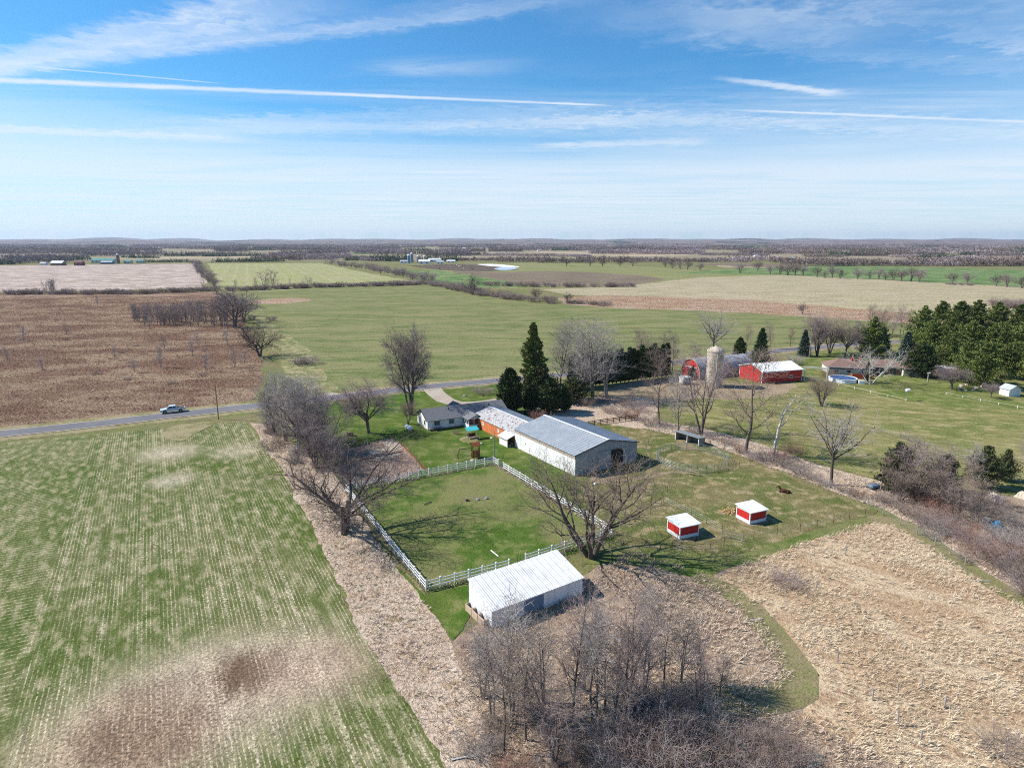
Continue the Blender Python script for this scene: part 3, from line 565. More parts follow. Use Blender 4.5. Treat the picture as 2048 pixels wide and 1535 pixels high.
# ------------------------------------------------------------------ trees in place
plant('oak', 690, 1067, 880, 'oak_tree', 'gnarled dark spreading tree beside the white paddock fence, its shadow across the turf', wide=1.3, rz=.5)
plant('fork', 1182, 1112, 896, 'bare_tree', 'large bare tree leaning over the far corner of the white paddock fence', wide=1.15, rz=2.2)
plant('round', 737, 866, 757, 'bare_tree', 'round-crowned bare tree on the lawn beside the propane tank', wide=1.15)
plant('maple', 822, 829, 648, 'bare_tree', 'tall many-stemmed bare tree between the house and the road', wide=.85, rz=.7)
plant('vase', 816, 848, 800, 'small_tree', 'small bare tree between the propane tank and the house', wide=.8)
for i, (x, y, t, k) in enumerate([(548, 868, 760, 'tall1'), (572, 882, 742, 'sparse2'), (598, 902, 750, 'tall1'), (622, 912, 770, 'sparse1'), (650, 925, 810, 'sparse1'), (590, 872, 748, 'tall1'), (560, 842, 738, 'sparse2'), (618, 885, 775, 'clump0'), (535, 858, 775, 'sparse2'), (640, 905, 790, 'tall1'), (605, 880, 745, 'sparse2'), (632, 935, 830, 'sparse1'), (668, 945, 850, 'sparse1')]):
    plant(k, x, y, t, 'bare_tree', 'grey bare tree in the tangled clump between the road and the foreground field', group='clump of bare trees beside the foreground field', wide=1.2)
for x, y, t, k, lab in [(1120, 775, 634, 'tall1', 'tall pale bare tree right beside the tall dark pine'), (1185, 803, 628, 'sparse2', 'wide pale bare tree just in front of the columnar cedar hedge'), (1158, 790, 660, 'tall1', 'shorter pale bare tree between the tall pine and the cedar hedge'), (1212, 796, 640, 'sparse2', 'pale thin bare tree standing against the middle of the cedar hedge')]:
    plant(k, x, y, t, 'pale_bare_tree', lab, wide=1.15)
for x, y, t, k in [(1290, 745, 658, 'clump1'), (1322, 748, 662, 'tall0'), (1345, 742, 655, 'tall2')]:
    plant(k, x, y, t, 'bare_tree', 'thin bare tree rising behind the columnar cedar hedge', group='bare trees behind the cedar hedge')
plant('sparse0', 1318, 850, 690, 'bare_tree', 'slender bare tree in the fence row next to the collapsed brush pile', wide=1.1)
plant('sparse2', 1356, 862, 738, 'bare_tree', 'thin straight bare tree just beyond the open grey lean-to', wide=.9)
plant('sparse1', 1402, 870, 676, 'bare_tree', 'wide forked bare tree in front of the silo, behind the open lean-to', wide=.8)
plant('sparse0', 1491, 906, 690, 'bare_tree', 'bare tree with wide side limbs in front of the red machine shed', wide=1.45)
plant('dead', 1546, 914, 768, 'dead_tree', 'pale half-dead tree with a long curving limb in the fence row', wide=1.1, rz=1.0)
plant('upfan', 1662, 969, 795, 'bare_tree', 'lone bare tree with a dense crown on the fence beside the horse paddock', wide=1.0)
plant('upfan', 1426, 716, 615, 'bare_tree', 'big bare tree with fan-shaped crown behind the silo', wide=1.1)
plant('tall2', 1395, 735, 680, 'small_tree', 'small bare tree between the round-roofed barn and the cedar hedge', wide=1.4)
for x, y, t, k in [(1492, 703, 645, 'tall0'), (1540, 697, 640, 'tall2'), (1580, 695, 650, 'tall0')]:
    plant(k, x, y, t, 'roadside_tree', 'thin bare tree on the roadside verge beyond the spruces', group='thin trees on the road verge')
for x, y, t, k in [(1634, 712, 626, 'maple'), (1658, 707, 630, 'vase'), (1690, 712, 645, 'round'), (1720, 700, 640, 'clump0')]:
    plant(k, x, y, t, 'roadside_tree', 'dark bare tree on the lawn by the road near the brown-roofed house', group='bare trees by the road near the brown-roofed house')
for i, x in enumerate([1740, 1762, 1783, 1800, 1822, 1845]):
    plant(('tall0', 'clump1', 'tall2')[i % 3], x, 668 + (i % 3)*4, 605 + (i*7) % 18, 'roadside_tree', 'pale thin bare tree in the row beyond the road, in front of the reed bed', group='thin trees in front of the reed bed')
plant('birch', 1741, 768, 688, 'white_tree', 'white-barked leafless tree in front of the brown-roofed house', wide=1.3)
plant('vase', 1643, 812, 752, 'bare_tree', 'small dark bare tree standing alone in the pasture below the white gate frame', wide=1.1)
plant('round', 1903, 778, 728, 'apple_tree', 'low spreading reddish bare fruit tree beside the garden bed', wide=1.5)
plant('round', 1981, 796, 762, 'apple_tree', 'tiny low fruit tree behind the long white rail', wide=1.1)
plant('tall1', 2050, 720, 640, 'bare_tree', 'grey bare tree at the edge of the pine grove', wide=1.4)
# evergreens
plant('bigpine', 1066, 795, 650, 'pine_tree', 'tall dark pine rising behind the barns', wide=1.0)
plant('cedar', 1020, 826, 740, 'cedar_tree', 'broad pointed cedar at the corner of the white house', wide=1.4)
plant('cedar', 1128, 822, 775, 'cedar_tree', 'dark cedar at the barn end of the evergreen group', wide=1.5)
plant('juniper', 1082, 800, 730, 'juniper', 'dark ragged juniper directly behind the rounded cedar', wide=1.3)
plant('cedar', 1100, 826, 758, 'cedar_tree', 'rounded dark cedar beneath the tall pine', wide=1.6)
plant('cedar', 1062, 822, 770, 'cedar_tree', 'low dark cedar squeezed between the broad cedar and the rounded one', wide=1.5)
plant('juniper', 1150, 805, 752, 'juniper', 'loose greenish juniper at the foot of the pale bare trees', wide=1.4)
for i in range(24):
    f = i/23; x = 1142 + 190*f; y = 778 - 24*f
    plant('arbor', x, y, y - 62 - 5*sin(i*2.3), 'columnar_cedar', 'narrow dark columnar cedar in the tight hedge between the barns and the round-roofed barn', group='columnar cedars of the hedge', wide=1.05)
plant('cedar', 1478, 722, 676, 'round_evergreen', 'low rounded dark evergreen behind the round-roofed barn', wide=1.3)
plant('spruce', 1520, 727, 657, 'spruce_tree', 'dark conical spruce behind the red machine shed', wide=1.15)
plant('bluespruce', 1607, 712, 660, 'spruce_tree', 'blue-grey conical spruce beside the road')
plant('pine0', 1742, 712, 637, 'pine_tree', 'green pine behind the brown-roofed house', wide=1.0)
plant('bluespruce', 1762, 705, 655, 'spruce_tree', 'dark spruce half hidden behind the green pine', wide=1.4)
plant('globe', 1839, 752, 698, 'round_evergreen', 'large round clipped evergreen at the end of the brown-roofed house')
plant('arbor', 1733, 764, 724, 'columnar_cedar', 'single narrow cedar beside the swimming pool', wide=.9)
plant('bluespruce', 1808, 738, 664, 'spruce_tree', 'grey spruce at the near edge of the pine grove', wide=1.1)
for i, (x, y, t) in enumerate([(1840, 700, 615), (1875, 690, 606), (1912, 695, 606), (1945, 690, 604), (1985, 695, 608), (2030, 700, 612), (1855, 725, 645), (1895, 728, 640), (1935, 735, 645), (1975, 742, 655), (1930, 765, 680), (1965, 775, 690), (2000, 755, 660), (2040, 745, 640), (2075, 770, 660), (1890, 745, 672), (2110, 720, 610), (2010, 725, 640), (2085, 735, 630)]):
    plant('pine%d' % (i % 3), x, y, t, 'pine_tree', 'dense green pine in the grove beside the brown-roofed house', group='pines of the grove', wide=RT.uniform(.85, 1.1))
# right brush
plant('clump0', 1828, 1000, 878, 'bare_tree', 'broad purplish bare tree tangled with junipers by the floodlight pole', wide=1.5)
plant('clump1', 1800, 1005, 920, 'bare_tree', 'low multi-stemmed bare tree just beside the floodlight pole', wide=1.3)
plant('clump1', 1870, 1010, 910, 'bare_tree', 'brown bare tree right of the purplish one in the thicket', wide=1.3)
plant('juniper', 1790, 985, 890, 'juniper', 'dark juniper behind the floodlight pole', wide=.9)
plant('juniper', 1888, 985, 912, 'juniper', 'dark juniper behind the brown bare tree in the thicket', wide=.9)
plant('juniper', 1965, 975, 896, 'juniper', 'dark juniper with bare grey stems in front, at the pasture edge', wide=1.0)
plant('tall1', 1950, 975, 892, 'bare_tree', 'pale-stemmed bare tree against the dark juniper', wide=1.3)
plant('juniper', 2008, 962, 902, 'juniper', 'olive juniper standing on the pasture edge above the junk pile', wide=.8)
plant('clump1', 1912, 1040, 948, 'bare_tree', 'orange-brown bare tree in the middle of the thicket', wide=1.3)
plant('tall0', 1952, 1060, 950, 'bare_tree', 'tall thin bare stem beside the grey tarp', wide=1.2)
plant('tall2', 2060, 950, 850, 'bare_tree', 'bare tree at the edge of the pasture beyond the junk pile', wide=1.3)
for i, (x, y, k, hh) in enumerate([(1780, 1010, 0, 2.6), (1815, 1030, 1, 2.4), (1845, 1045, 1, 3), (1870, 1060, 0, 2.8), (1900, 1070, 2, 2.6), (1880, 1030, 3, 3), (1925, 1075, 3, 3), (1945, 1095, 0, 2.8), (1965, 1115, 3, 3.2), (1990, 1120, 0, 3.4), (2010, 1140, 1, 3.2), (2035, 1160, 0, 3.4), (2030, 1100, 2, 3.4), (2000, 1080, 2, 2.8), (1975, 1030, 1, 3), (2045, 1060, 2, 3), (2060, 1130, 3, 4), (1850, 1010, 3, 3), (1990, 1010, 0, 2.6), (2060, 1190, 0, 3), (1860, 1075, 2, 1.8), (1930, 1120, 1, 1.8), (1895, 1050, 0, 2.5), (1940, 1050, 1, 2.5), (1755, 1000, 1, 1.6), (2080, 1180, 1, 4), (1830, 985, 1, 3), (1915, 1010, 2, 3)]):
    plant('bush%d' % k, x, y, 0, 'shrub', 'leafless shrub in the thicket right of the mown track', 'shrub', 'shrubs of the thicket by the track', h=hh, wide=1.2)
for i, (x, y, k, hh) in enumerate([(1298, 850, 1, 3.2), (1265, 838, 3, 3), (1240, 832, 1, 3), (1275, 822, 0, 3.4), (1215, 825, 1, 2.4), (1330, 855, 0, 2.2), (1075, 836, 3, 2.6), (1100, 845, 0, 2.2), (1175, 812, 1, 3), (1210, 805, 0, 2.6), (1250, 812, 1, 3.2)]):
    plant('bush%d' % k, x, y, 0, 'shrub', 'leafless shrub in the rough ground behind the grey arena barn', 'shrub', 'shrubs behind the arena barn', h=hh, wide=1.2)
for i, (x, y, k, hh) in enumerate([(1420, 878, 0, 1.8), (1455, 890, 1, 2.0), (1480, 905, 3, 1.8), (1510, 918, 0, 2.2), (1535, 925, 0, 2.6), (1560, 920, 3, 2.6), (1575, 935, 1, 2.8), (1600, 950, 0, 2.2), (1625, 960, 1, 1.8), (1650, 972, 0, 1.8), (1690, 985, 1, 1.8), (1715, 995, 3, 1.8), (1585, 905, 3, 2.4), (1380, 868, 1, 1.6)]):
    plant('bush%d' % k, x, y, 0, 'shrub', 'leafless shrub along the wire fence between the lean-to and the floodlight pole', 'shrub', 'shrubs along the wire fence row', h=hh, wide=1.3)
plant('bush0', 965, 787, 0, 'hedge_bush', 'wide rounded brown bush on the lawn beside the driveway', 'shrub', h=2.4, wide=2.0)
plant('bush3', 1655, 755, 0, 'hedge_bush', 'reddish bush at the corner of the brown-roofed house', 'shrub', h=3.2, wide=1.2)
plant('bush1', 912, 868, 0, 'shrub', 'small bare bush beside the glazed porch', 'shrub', h=1.3)
plant('bush0', 1570, 1170, 0, 'shrub', 'dark round bush alone in the dry grass meadow', 'shrub', h=2.2, wide=1.5)
plant('bush2', 1590, 725, 0, 'shrub', 'pale bare bush behind the red machine shed', 'shrub', h=3.2, wide=1.4)
plant('bush1', 2000, 1500, 0, 'shrub', 'brown bush low in the dry grass meadow beyond the fence posts', 'shrub', h=2.0, wide=1.6)
# bottom thicket
for (x, y, t, k, w, lab) in [(1024, 1430, 1172, 'sparse2', .95, 'slim dark bare tree standing in front of the middle of the white shed'),
        (1145, 1440, 1146, 'tall2', .8, 'tallest dark bare tree rising in front of the far end of the white shed'),
        (1258, 1390, 1176, 'sparse1', .8, 'forked bare tree beyond the fallen pale branch'), (1288, 1386, 1176, 'sparse2', .9, 'bare tree right beside the forked one beyond the fallen branch'),
        (1328, 1378, 1190, 'sparse0', .9, 'slender bare tree between the forked pair and the mown track'), (966, 1392, 1240, 'sparse1', 1.1, 'leaning bare tree at the edge of the dead grass near the wooden bins'),
        (1108, 1528, 1335, 'sparse1', 1.1, 'low pale-limbed bare tree over the shaded leaf litter'), (1440, 1395, 1310, 'tall0', 1.2, 'small bare tree at the bend of the mown track'),
        (985, 1440, 1250, 'sparse2', 1.0, 'thin bare tree between the leaning tree and the slim dark one'), (1210, 1420, 1230, 'sparse0', 1.0, 'thin bare tree between the tallest tree and the forked pair'),
        (1400, 1420, 1270, 'sparse1', .9, 'twiggy bare tree at the edge of the large bushes'), (1052, 1480, 1240, 'sparse0', .9, 'bare tree with long side limbs over the shaded leaf litter'), (1086, 1405, 1215, 'sparse2', .9, 'light grey bare tree between the slim dark tree and the tallest one'), (1188, 1452, 1200, 'sparse2', .9, 'light grey bare tree just right of the tallest dark tree'), (1236, 1465, 1260, 'sparse1', .8, 'low forked bare tree in front of the forked pair'), (1008, 1505, 1300, 'sparse0', .9, 'dark bare tree at the near edge of the dead grass'), (1168, 1385, 1230, 'tall1', .8, 'thin grey bare tree beside the pale fallen branch'), (1362, 1365, 1215, 'sparse2', .9, 'bare tree nearest the mown track in the thicket')]:
    plant(k, x, y, t, 'bare_tree', lab, wide=w)
rg = random.Random(12)
for i in range(120):
    u = rg.random(); x = 975 + 570*u + rg.uniform(-30, 30); y = 1300 + 260*rg.random()**(.35 if x > 1240 else .6) + 10
    if (y < 1400 and rg.random() < .5) or (x < 1250 and rg.random() < .62): continue
    if x > 1480 and y < 1420: continue
    if x < 1040 and y < 1330: continue
    if x > 1390 and y < 1490: continue
    big = x > 1270 and y > 1420
    hh = rg.uniform(2.6, 4.4 if x < 1390 else 3.2) if big else rg.uniform(1.0, 2.2)
    plant('bush%d' % rg.choice([0, 1, 1, 1, 2, 3] if not big else [0, 1, 1, 2]), x, y, 0, 'shrub', 'leafless shrub in the dense thicket in front of the white shed', 'shrub', 'shrubs of the thicket in front of the white shed', h=hh, wide=rg.uniform(1.0, 1.4))
for i in range(30):   # shrubs along the field edge by the road clump and the garden
    x = rg.uniform(535, 700); y = 870 + (x - 535)*.45 + rg.uniform(-25, 35)
    plant('bush%d' % rg.choice([0, 1, 1, 2]), x, y, 0, 'shrub', 'bare shrub under the clump of trees by the foreground field and garden', 'shrub', 'shrubs under the tree clump by the garden', h=rg.uniform(1.2, 2.8), wide=1.3)
# marsh trees
for i in range(90):
    u = rg.random(); x = 268 + 190*u; y = 650 - 16*rg.random() + 6*u
    plant(('far2', 'far3', 'tall2')[i % 3] if i % 3 < 2 else 'far2', x, y, 0, 'slim_tree', 'slim bare tree in the dense stand on the brown marsh meadow', group='stand of slim trees on the marsh meadow', h=rg.uniform(10, 14)*(.75 + .35*u), wide=.85)
for x, y, t, k in [(470, 655, 577, 'far0'), (488, 645, 585, 'far0'), (452, 640, 575, 'far0'), (440, 622, 565, 'far3'), (480, 632, 590, 'far0')]:
    plant(k, x, y, t, 'bare_tree', 'dense grey bare tree between the marsh meadow and the green field', group='dense trees between the marsh and the green field', wide=1.1)
plant('oak', 520, 713, 634, 'oak_tree', 'lone dark spreading tree at the edge of the brown marsh meadow', wide=1.1, rz=2.4)
for i, (x, y, t) in enumerate([(133, 668, 640), (48, 682, 648), (322, 735, 690), (330, 700, 670), (385, 712, 678), (395, 690, 660), (300, 660, 630), (195, 610, 590), (15, 720, 690), (470, 735, 695), (490, 730, 700), (455, 690, 655), (230, 720, 690), (412, 742, 708), (85, 740, 712), (270, 745, 715)]):
    plant('sparse2', x, y, t, 'sapling', 'thin pale sapling growing singly in the brown marsh meadow', group='saplings in the marsh meadow')
for i in range(14):
    x = rg.uniform(0, 470); y = rg.uniform(600, 780)
    if abs(x - 370) < 110 and y < 660: continue
    plant('bush%d' % rg.choice([2, 0, 1]), x, y, 0, 'shrub', 'low shrub scattered in the brown marsh meadow', 'shrub', 'low shrubs in the marsh meadow', h=rg.uniform(.8, 1.7), wide=1.5)
# hedgerows in the middle distance
def hedgerow(pts, n, hlo, hhi, name, label, group, kinds, spread=4.0, wide=1.5, cat='shrub'):
    W_ = [at(*p) for p in pts]; L = [0]
    for a, b in zip(W_, W_[1:]): L.append(L[-1] + (b - a).length)
    for i in range(n):
        s = (i + rg.random())/n*L[-1]; k = max(j for j in range(len(L)-1) if L[j] <= s)
        p = W_[k].lerp(W_[k+1], (s - L[k])/(L[k+1] - L[k])) + Vector((rg.uniform(-spread, spread), rg.uniform(-spread, spread), 0))
        plant(rg.choice(kinds), 0, 0, 0, name, label, cat, group, loc=p, h=rg.uniform(hlo, hhi), wide=wide*rg.uniform(.8, 1.2))
BU = ['far4', 'farbush2']
hedgerow([(-60, 589), (120, 588), (270, 588), (430, 581)], 75, 2.5, 5.5, 'hedge_shrub', 'bare shrub in the hedge between the marsh meadow and the pale bare field', 'hedge along the pale bare field', BU, 5)
hedgerow([(85, 586), (120, 585)], 6, 11, 14, 'hedge_tree', 'tall thin tree standing up from the hedge of the pale bare field', 'tall trees in the hedge of the pale bare field', ['far2', 'far3'], 5, 1.0, 'tree')
hedgerow([(425, 582), (415, 560), (400, 540), (385, 526)], 46, 8, 13, 'hedge_tree', 'purple-grey bare tree in the hedgerow between the pale bare field and the hay field', 'trees between the bare field and the hay field', ['far0', 'far2', 'far3'], 6, 1.2, 'tree')
hedgerow([(460, 582), (640, 575), (780, 571), (862, 568)], 75, 3, 6, 'hedge_shrub', 'bare shrub in the hedge between the hay field and the green wheat field', 'hedge between hay field and wheat field', BU, 4)
hedgerow([(475, 580), (640, 573)], 9, 8, 12, 'hedge_tree', 'leaning bare tree in the hedge between the hay field and the green wheat field', 'trees in the hedge of the hay field', ['far2', 'far3'], 4, 1.1, 'tree')
for x, y, t in [(528, 576, 537), (546, 576, 536)]:
    plant('far2', x, y, t, 'hedge_tree', 'one of two tall fan-shaped trees in the hedge below the hay field', group='two tall trees below the hay field', wide=1.3)
hedgerow([(655, 527), (720, 536), (790, 549), (862, 565)], 66, 6, 11, 'hedge_tree', 'bare tree in the hedgerow beside the hay field and the green crop strip', 'trees between hay field and green strip', ['far0', 'far2', 'far3', 'far4'], 8, 1.3, 'tree')
hedgerow([(868, 570), (940, 584), (1010, 596), (1115, 607)], 80, 3, 6.5, 'hedge_shrub', 'bare shrub in the hedge between the wheat field and the dark soil field', 'hedge above the wheat field', BU + ['far3'], 6)
for x, y, t in [(946, 589, 547), (1070, 601, 573), (1135, 607, 583)]:
    plant('far1', x, y, t, 'hedge_tree', 'dark spreading tree standing above the hedge of the wheat field', group='spreading trees in the hedge of the wheat field')
hedgerow([(965, 571), (1100, 574), (1200, 574), (1270, 573)], 60, 3, 6, 'hedge_shrub', 'bare thin bush in the fence line below the dark soil field', 'bushes below the dark soil field', BU + ['far3'], 4, 1.1)
for i, (x, y, t) in enumerate([(1265, 532, 512), (1240, 533, 516), (1180, 532, 514), (1205, 533, 516), (1330, 535, 518), (1345, 537, 519), (1360, 538, 518), (1375, 539, 519), (1400, 542, 524), (1133, 532, 515), (1480, 546, 524), (1515, 542, 520), (1540, 548, 528), (1560, 549, 526), (1575, 550, 524), (1590, 550, 526), (1606, 550, 528), (1634, 554, 530), (1664, 555, 528), (1680, 557, 536), (1715, 558, 534), (1740, 557, 540), (1757, 558, 534), (1786, 561, 535), (1803, 562, 535), (1822, 562, 532), (1838, 564, 536), (1905, 567, 542), (1934, 568, 542), (1992, 572, 546), (2013, 574, 545), (2044, 576, 550), (1770, 560, 542), (1650, 556, 540)]):
    plant(('far0', 'far1')[i % 2], x, y, t, 'field_tree', 'bare tree in the row between the tan stubble field and the far green field', group='row of trees behind the tan stubble field', wide=1.15)
hedgerow([(1890, 569), (1950, 571)], 7, 2, 3.5, 'hedge_shrub', 'low scrub at the foot of the trees behind the stubble field', 'scrub behind the stubble field', BU, 4)
hedgerow([(2000, 612), (2060, 618)], 9, 4, 7, 'hedge_shrub', 'bare bush clump at the far end of the tan stubble field', 'bushes at the end of the stubble field', BU, 6)
hedgerow([(1140, 606), (1220, 612)], 10, 2.5, 4, 'reed_shrub', 'olive brown bush at the end of the reed bed', 'bushes in the reed bed', ['farbush2'], 4)
plant('far1', 1605, 628, 604, 'field_tree', 'single small bare tree on the reed bed edge')
for (x, y, k, w) in [(617, 727, 'far4', 2.0), (545, 641, 'far4', 1.5), (505, 640, 'far4', 1.2), (600, 729, 'far4', 1.4)]:
    plant(k, x, y, 0, 'brush_pile', 'heap of cut brush on the edge of the green wheat field', 'brush pile', 'brush piles beside the wheat field', h=3.0, wide=w)
# fallen pale branches
def fallen(px, py, L, rz, label, seed):
    o = grow(seed, L, st(1, .9, 5, .12, 8, .08, 0, .3), [lv(6, .3, 1, 50, .4, 6, .12, 0, .035, .3), lv(4, .3, 1, 45, .15, 4, .14, 0, .02)])
    V, Fc = merge([tubes(*x) for x in o]); V2 = V.copy(); V2[:, 0], V2[:, 1], V2[:, 2] = V[:, 2], V[:, 0], np.abs(V[:, 1])*.35 + .12
    b = at(px, py); ob = link('fallen_branch', np_mesh('fallen_branch', V2, Fc, B_PALE), None, (b.x, b.y, 0), rz); tag(ob, label, 'branch')
fallen(1165, 1310, 7, -.45, 'pale fallen branch lying in the dry grass beyond the tall dark trees', 91)
fallen(905, 1520, 3.5, .3, 'pale fallen branch at the edge of the foreground field', 92)
fallen(590, 893, 3.5, .1, 'bleached fallen branch at the corner of the foreground field by the tree clump', 93)
# ------------------------------------------------------------------ building materials
def paint(name, a, b=None, scale=.6, rough=.6, spec=.25, streak=False, lo=.4, hi=.7, metal=0.0):
    m, nt, bs = mat(name, rough, spec); bs.inputs['Metallic'].default_value = metal
    if b is None: b = tuple(x*.8 for x in a)
    v = nd(nt, 'TexCoord').outputs['Object']
    vv = mapv(nt, v, sc=(1, 1, .25)) if streak else v
    f = noi(nt, vv, scale, 5, .65); f2 = noi(nt, v, scale*7, 3, .6)
    col = mixc(nt, rng_(nt, mth(nt, 'ADD', mth(nt, 'MULTIPLY', f, .75), mth(nt, 'MULTIPLY', f2, .25)), lo, hi), a, b)
    nt.links.new(col, bs.inputs['Base Color']); return m
P = {}
P['white'] = paint('weathered_white_paint', (.80, .80, .78), (.62, .61, .58), .5, streak=True)
P['whitemetal'] = paint('white_painted_metal', (.82, .83, .84), (.60, .60, .59), .5, .5, .3, streak=True)
P['shedroof'] = paint('dull_white_roof', (.76, .77, .78), (.54, .54, .53), .7, .5, .3)
P['vinyl'] = paint('white_vinyl', (.82, .82, .82), (.70, .70, .69), .8, .5, .3)
P['greyroof'] = paint('blue_grey_metal_roof', (.40, .43, .455), (.50, .515, .52), .5, .5, .4)
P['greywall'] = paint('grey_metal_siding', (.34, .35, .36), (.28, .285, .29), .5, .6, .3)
P['rustroof'] = paint('rust_flecked_white_roof', (.60, .59, .565), (.24, .14, .095), 1.5, .6, .25, lo=.50, hi=.60)
P['orange'] = paint('faded_orange_siding', (.62, .20, .075), (.50, .155, .06), .6, .7, .15, streak=True)
P['tanfascia'] = paint('weathered_tan_fascia', (.40, .33, .26), (.30, .24, .18), 1.2, .8, .1)
P['shingle'] = paint('dark_grey_shingles', (.15, .15, .16), (.23, .23, .24), 2.2, .95, .1)
P['brownshingle'] = paint('brown_shingles', (.20, .125, .10), (.27, .175, .14), 1.5, .95, .1)
P['red'] = paint('bright_red_metal', (.54, .024, .022), (.36, .028, .026), 1.2, .5, .3)
P['redwood'] = paint('red_board_wall', (.50, .04, .035), (.36, .045, .04), .8, .7, .15)
P['darkwood'] = paint('dark_stained_wood', (.14, .07, .045), (.09, .05, .035), 2, .8, .1)
P['reddishwood'] = paint('reddish_cedar_wood', (.22, .075, .035), (.15, .05, .03), 2, .8, .1)
P['polewood'] = paint('utility_pole_wood', (.28, .20, .14), (.20, .14, .10), 2, .9, .05)
P['greywood'] = paint('grey_weathered_wood', (.34, .31, .28), (.22, .2, .18), 1.5, .9, .05)
P['palewood'] = paint('pale_new_wood', (.52, .40, .29), (.42, .31, .22), 1.5, .85, .05)
P['concrete'] = paint('stained_concrete_staves', (.56, .48, .38), (.36, .30, .24), .5, .9, .1, streak=True)
P['galv'] = paint('weathered_galvanised_roof', (.36, .38, .40), (.22, .15, .13), .35, .5, .4, lo=.45, hi=.6)
P['black'] = paint('black_plastic', (.02, .02, .022), (.035, .035, .035), 3, .5, .3)
P['tyre'] = paint('tyre_rubber', (.018, .018, .018), None, 3, .85, .1)
P['steel'] = paint('grey_steel_pipe', (.30, .33, .32), (.22, .24, .23), 2, .5, .4, metal=.3)
P['gate'] = paint('dark_green_steel_gate', (.09, .15, .13), (.07, .11, .1), 2, .5, .3)
P['teal'] = paint('teal_plastic_canopy', (.05, .42, .45), (.12, .50, .52), 2, .4, .4)
P['blue'] = paint('blue_vinyl', (.03, .06, .16), (.10, .2, .36), 1.5, .4, .4)
P['bluegrey'] = paint('blue_grey_paint', (.17, .24, .33), (.13, .19, .27), 1, .6, .3)
P['silver'] = paint('silver_blue_car_paint', (.55, .62, .68), (.5, .57, .63), 1, .3, .5)
P['green_roof'] = paint('green_metal_roof', (.06, .22, .21), (.08, .27, .25), .2, .5, .3)
P['maroon'] = paint('maroon_paint', (.14, .035, .04), None, .5, .7, .2)
P['brownwall'] = paint('brown_boards', (.22, .14, .11), None, .5, .8, .1)
P['cream'] = paint('cream_wall', (.62, .57, .50), None, .4, .7, .2)
P['orangebox'] = paint('orange_red_panel', (.50, .09, .035), (.42, .08, .035), .8, .7, .2)
P['bay'] = paint('bay_horse_coat', (.085, .030, .016), (.05, .02, .012), 4, .6, .2)
P['straw'] = paint('loose_straw', (.58, .40, .19), (.42, .28, .13), 5, .95, .05)
P['bluetarp'] = paint('bright_blue_tarp', (.03, .30, .58), None, 2, .4, .4)
m, nt_, bs_ = mat('window_glass', .12, .5); bs_.inputs['Base Color'].default_value = (.035, .045, .055, 1); P['glass'] = m
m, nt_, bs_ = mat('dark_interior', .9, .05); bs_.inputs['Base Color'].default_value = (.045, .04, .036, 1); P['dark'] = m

def root_at(px, py, name, label, cat, rz=0.0, group=None):
    b = at(px, py); return empty(name, (b.x, b.y, 0), rz, label, cat, group)
def prism_y(poly, y0, y1):
    """poly in (x,z), swept along y"""
    n = len(poly); mb = MB()
    mb.add([(x, y0, z) for x, z in poly] + [(x, y1, z) for x, z in poly],
           [tuple(range(n)), tuple(range(2*n-1, n-1, -1))] + [(i, i + n, (i+1) % n + n, (i+1) % n) for i in range(n)])
    return mb
def roof_sheets(parent, e0, e1, r1, r0, n, m, th=.06, rib=.05, ribs=2, name='roof_sheet'):
    """roof plane eave e0-e1, ridge r0-r1 built as n sheets side by side, each with raised ribs; all sheets are parts"""
    e0, e1, r1, r0 = map(Vector, (e0, e1, r1, r0))
    nr = (e1 - e0).cross(r0 - e0).normalized(); nr = nr if nr.z > 0 else -nr
    for i in range(n):
        a, b = i/n + .002, (i+1)/n - .002
        mb = MB().slab([e0.lerp(e1, a), e0.lerp(e1, b), r0.lerp(r1, b), r0.lerp(r1, a)], th)
        for k in range(ribs):
            t = a + (b - a)*(k + .5)/ribs; p, q = e0.lerp(e1, t), r0.lerp(r1, t)
            s = (e1 - e0).normalized()*rib*.7
            mb.add([p - s, p + s, p + nr*rib, q - s, q + s, q + nr*rib], [(0, 1, 2), (5, 4, 3), (0, 2, 5, 3), (2, 1, 4, 5)])
        mb.build(name, m, parent)
def window(parent, c, ux, uz, w, h, nrm, fm=None, pane=None, mull=1, name='window'):
    """c centre on the wall, ux along wall, nrm outward"""
    c, ux, nrm = Vector(c), Vector(ux).normalized(), Vector(nrm).normalized(); uz = Vector((0, 0, 1)); t = .09
    f = MB()
    for s in (-1, 1):
        f.bar(c + ux*s*(w/2) - uz*h/2 + nrm*.03, c + ux*s*(w/2) + uz*h/2 + nrm*.03, t, t)
        f.bar(c - ux*(w/2 - t/2) + uz*s*h/2 + nrm*.035, c + ux*(w/2 - t/2) + uz*s*h/2 + nrm*.035, t, t)
    if mull: f.bar(c - uz*(h/2 - t/2) + nrm*.03, c + uz*(h/2 - t/2) + nrm*.03, .05, .05)
    o = f.build(name, fm or P['white'], parent)
    MB().add([c + ux*a*(w/2) + uz*b*(h/2) + nrm*.012 for a, b in ((-1, -1), (1, -1), (1, 1), (-1, 1))] + [c + ux*a*(w/2) + uz*b*(h/2) - nrm*.02 for a, b in ((-1, -1), (1, -1), (1, 1), (-1, 1))],
             [(0, 1, 2, 3), (7, 6, 5, 4), (0, 4, 5, 1), (1, 5, 6, 2), (2, 6, 7, 3), (3, 7, 4, 0)]).build('pane', pane or P['glass'], o)
    return o

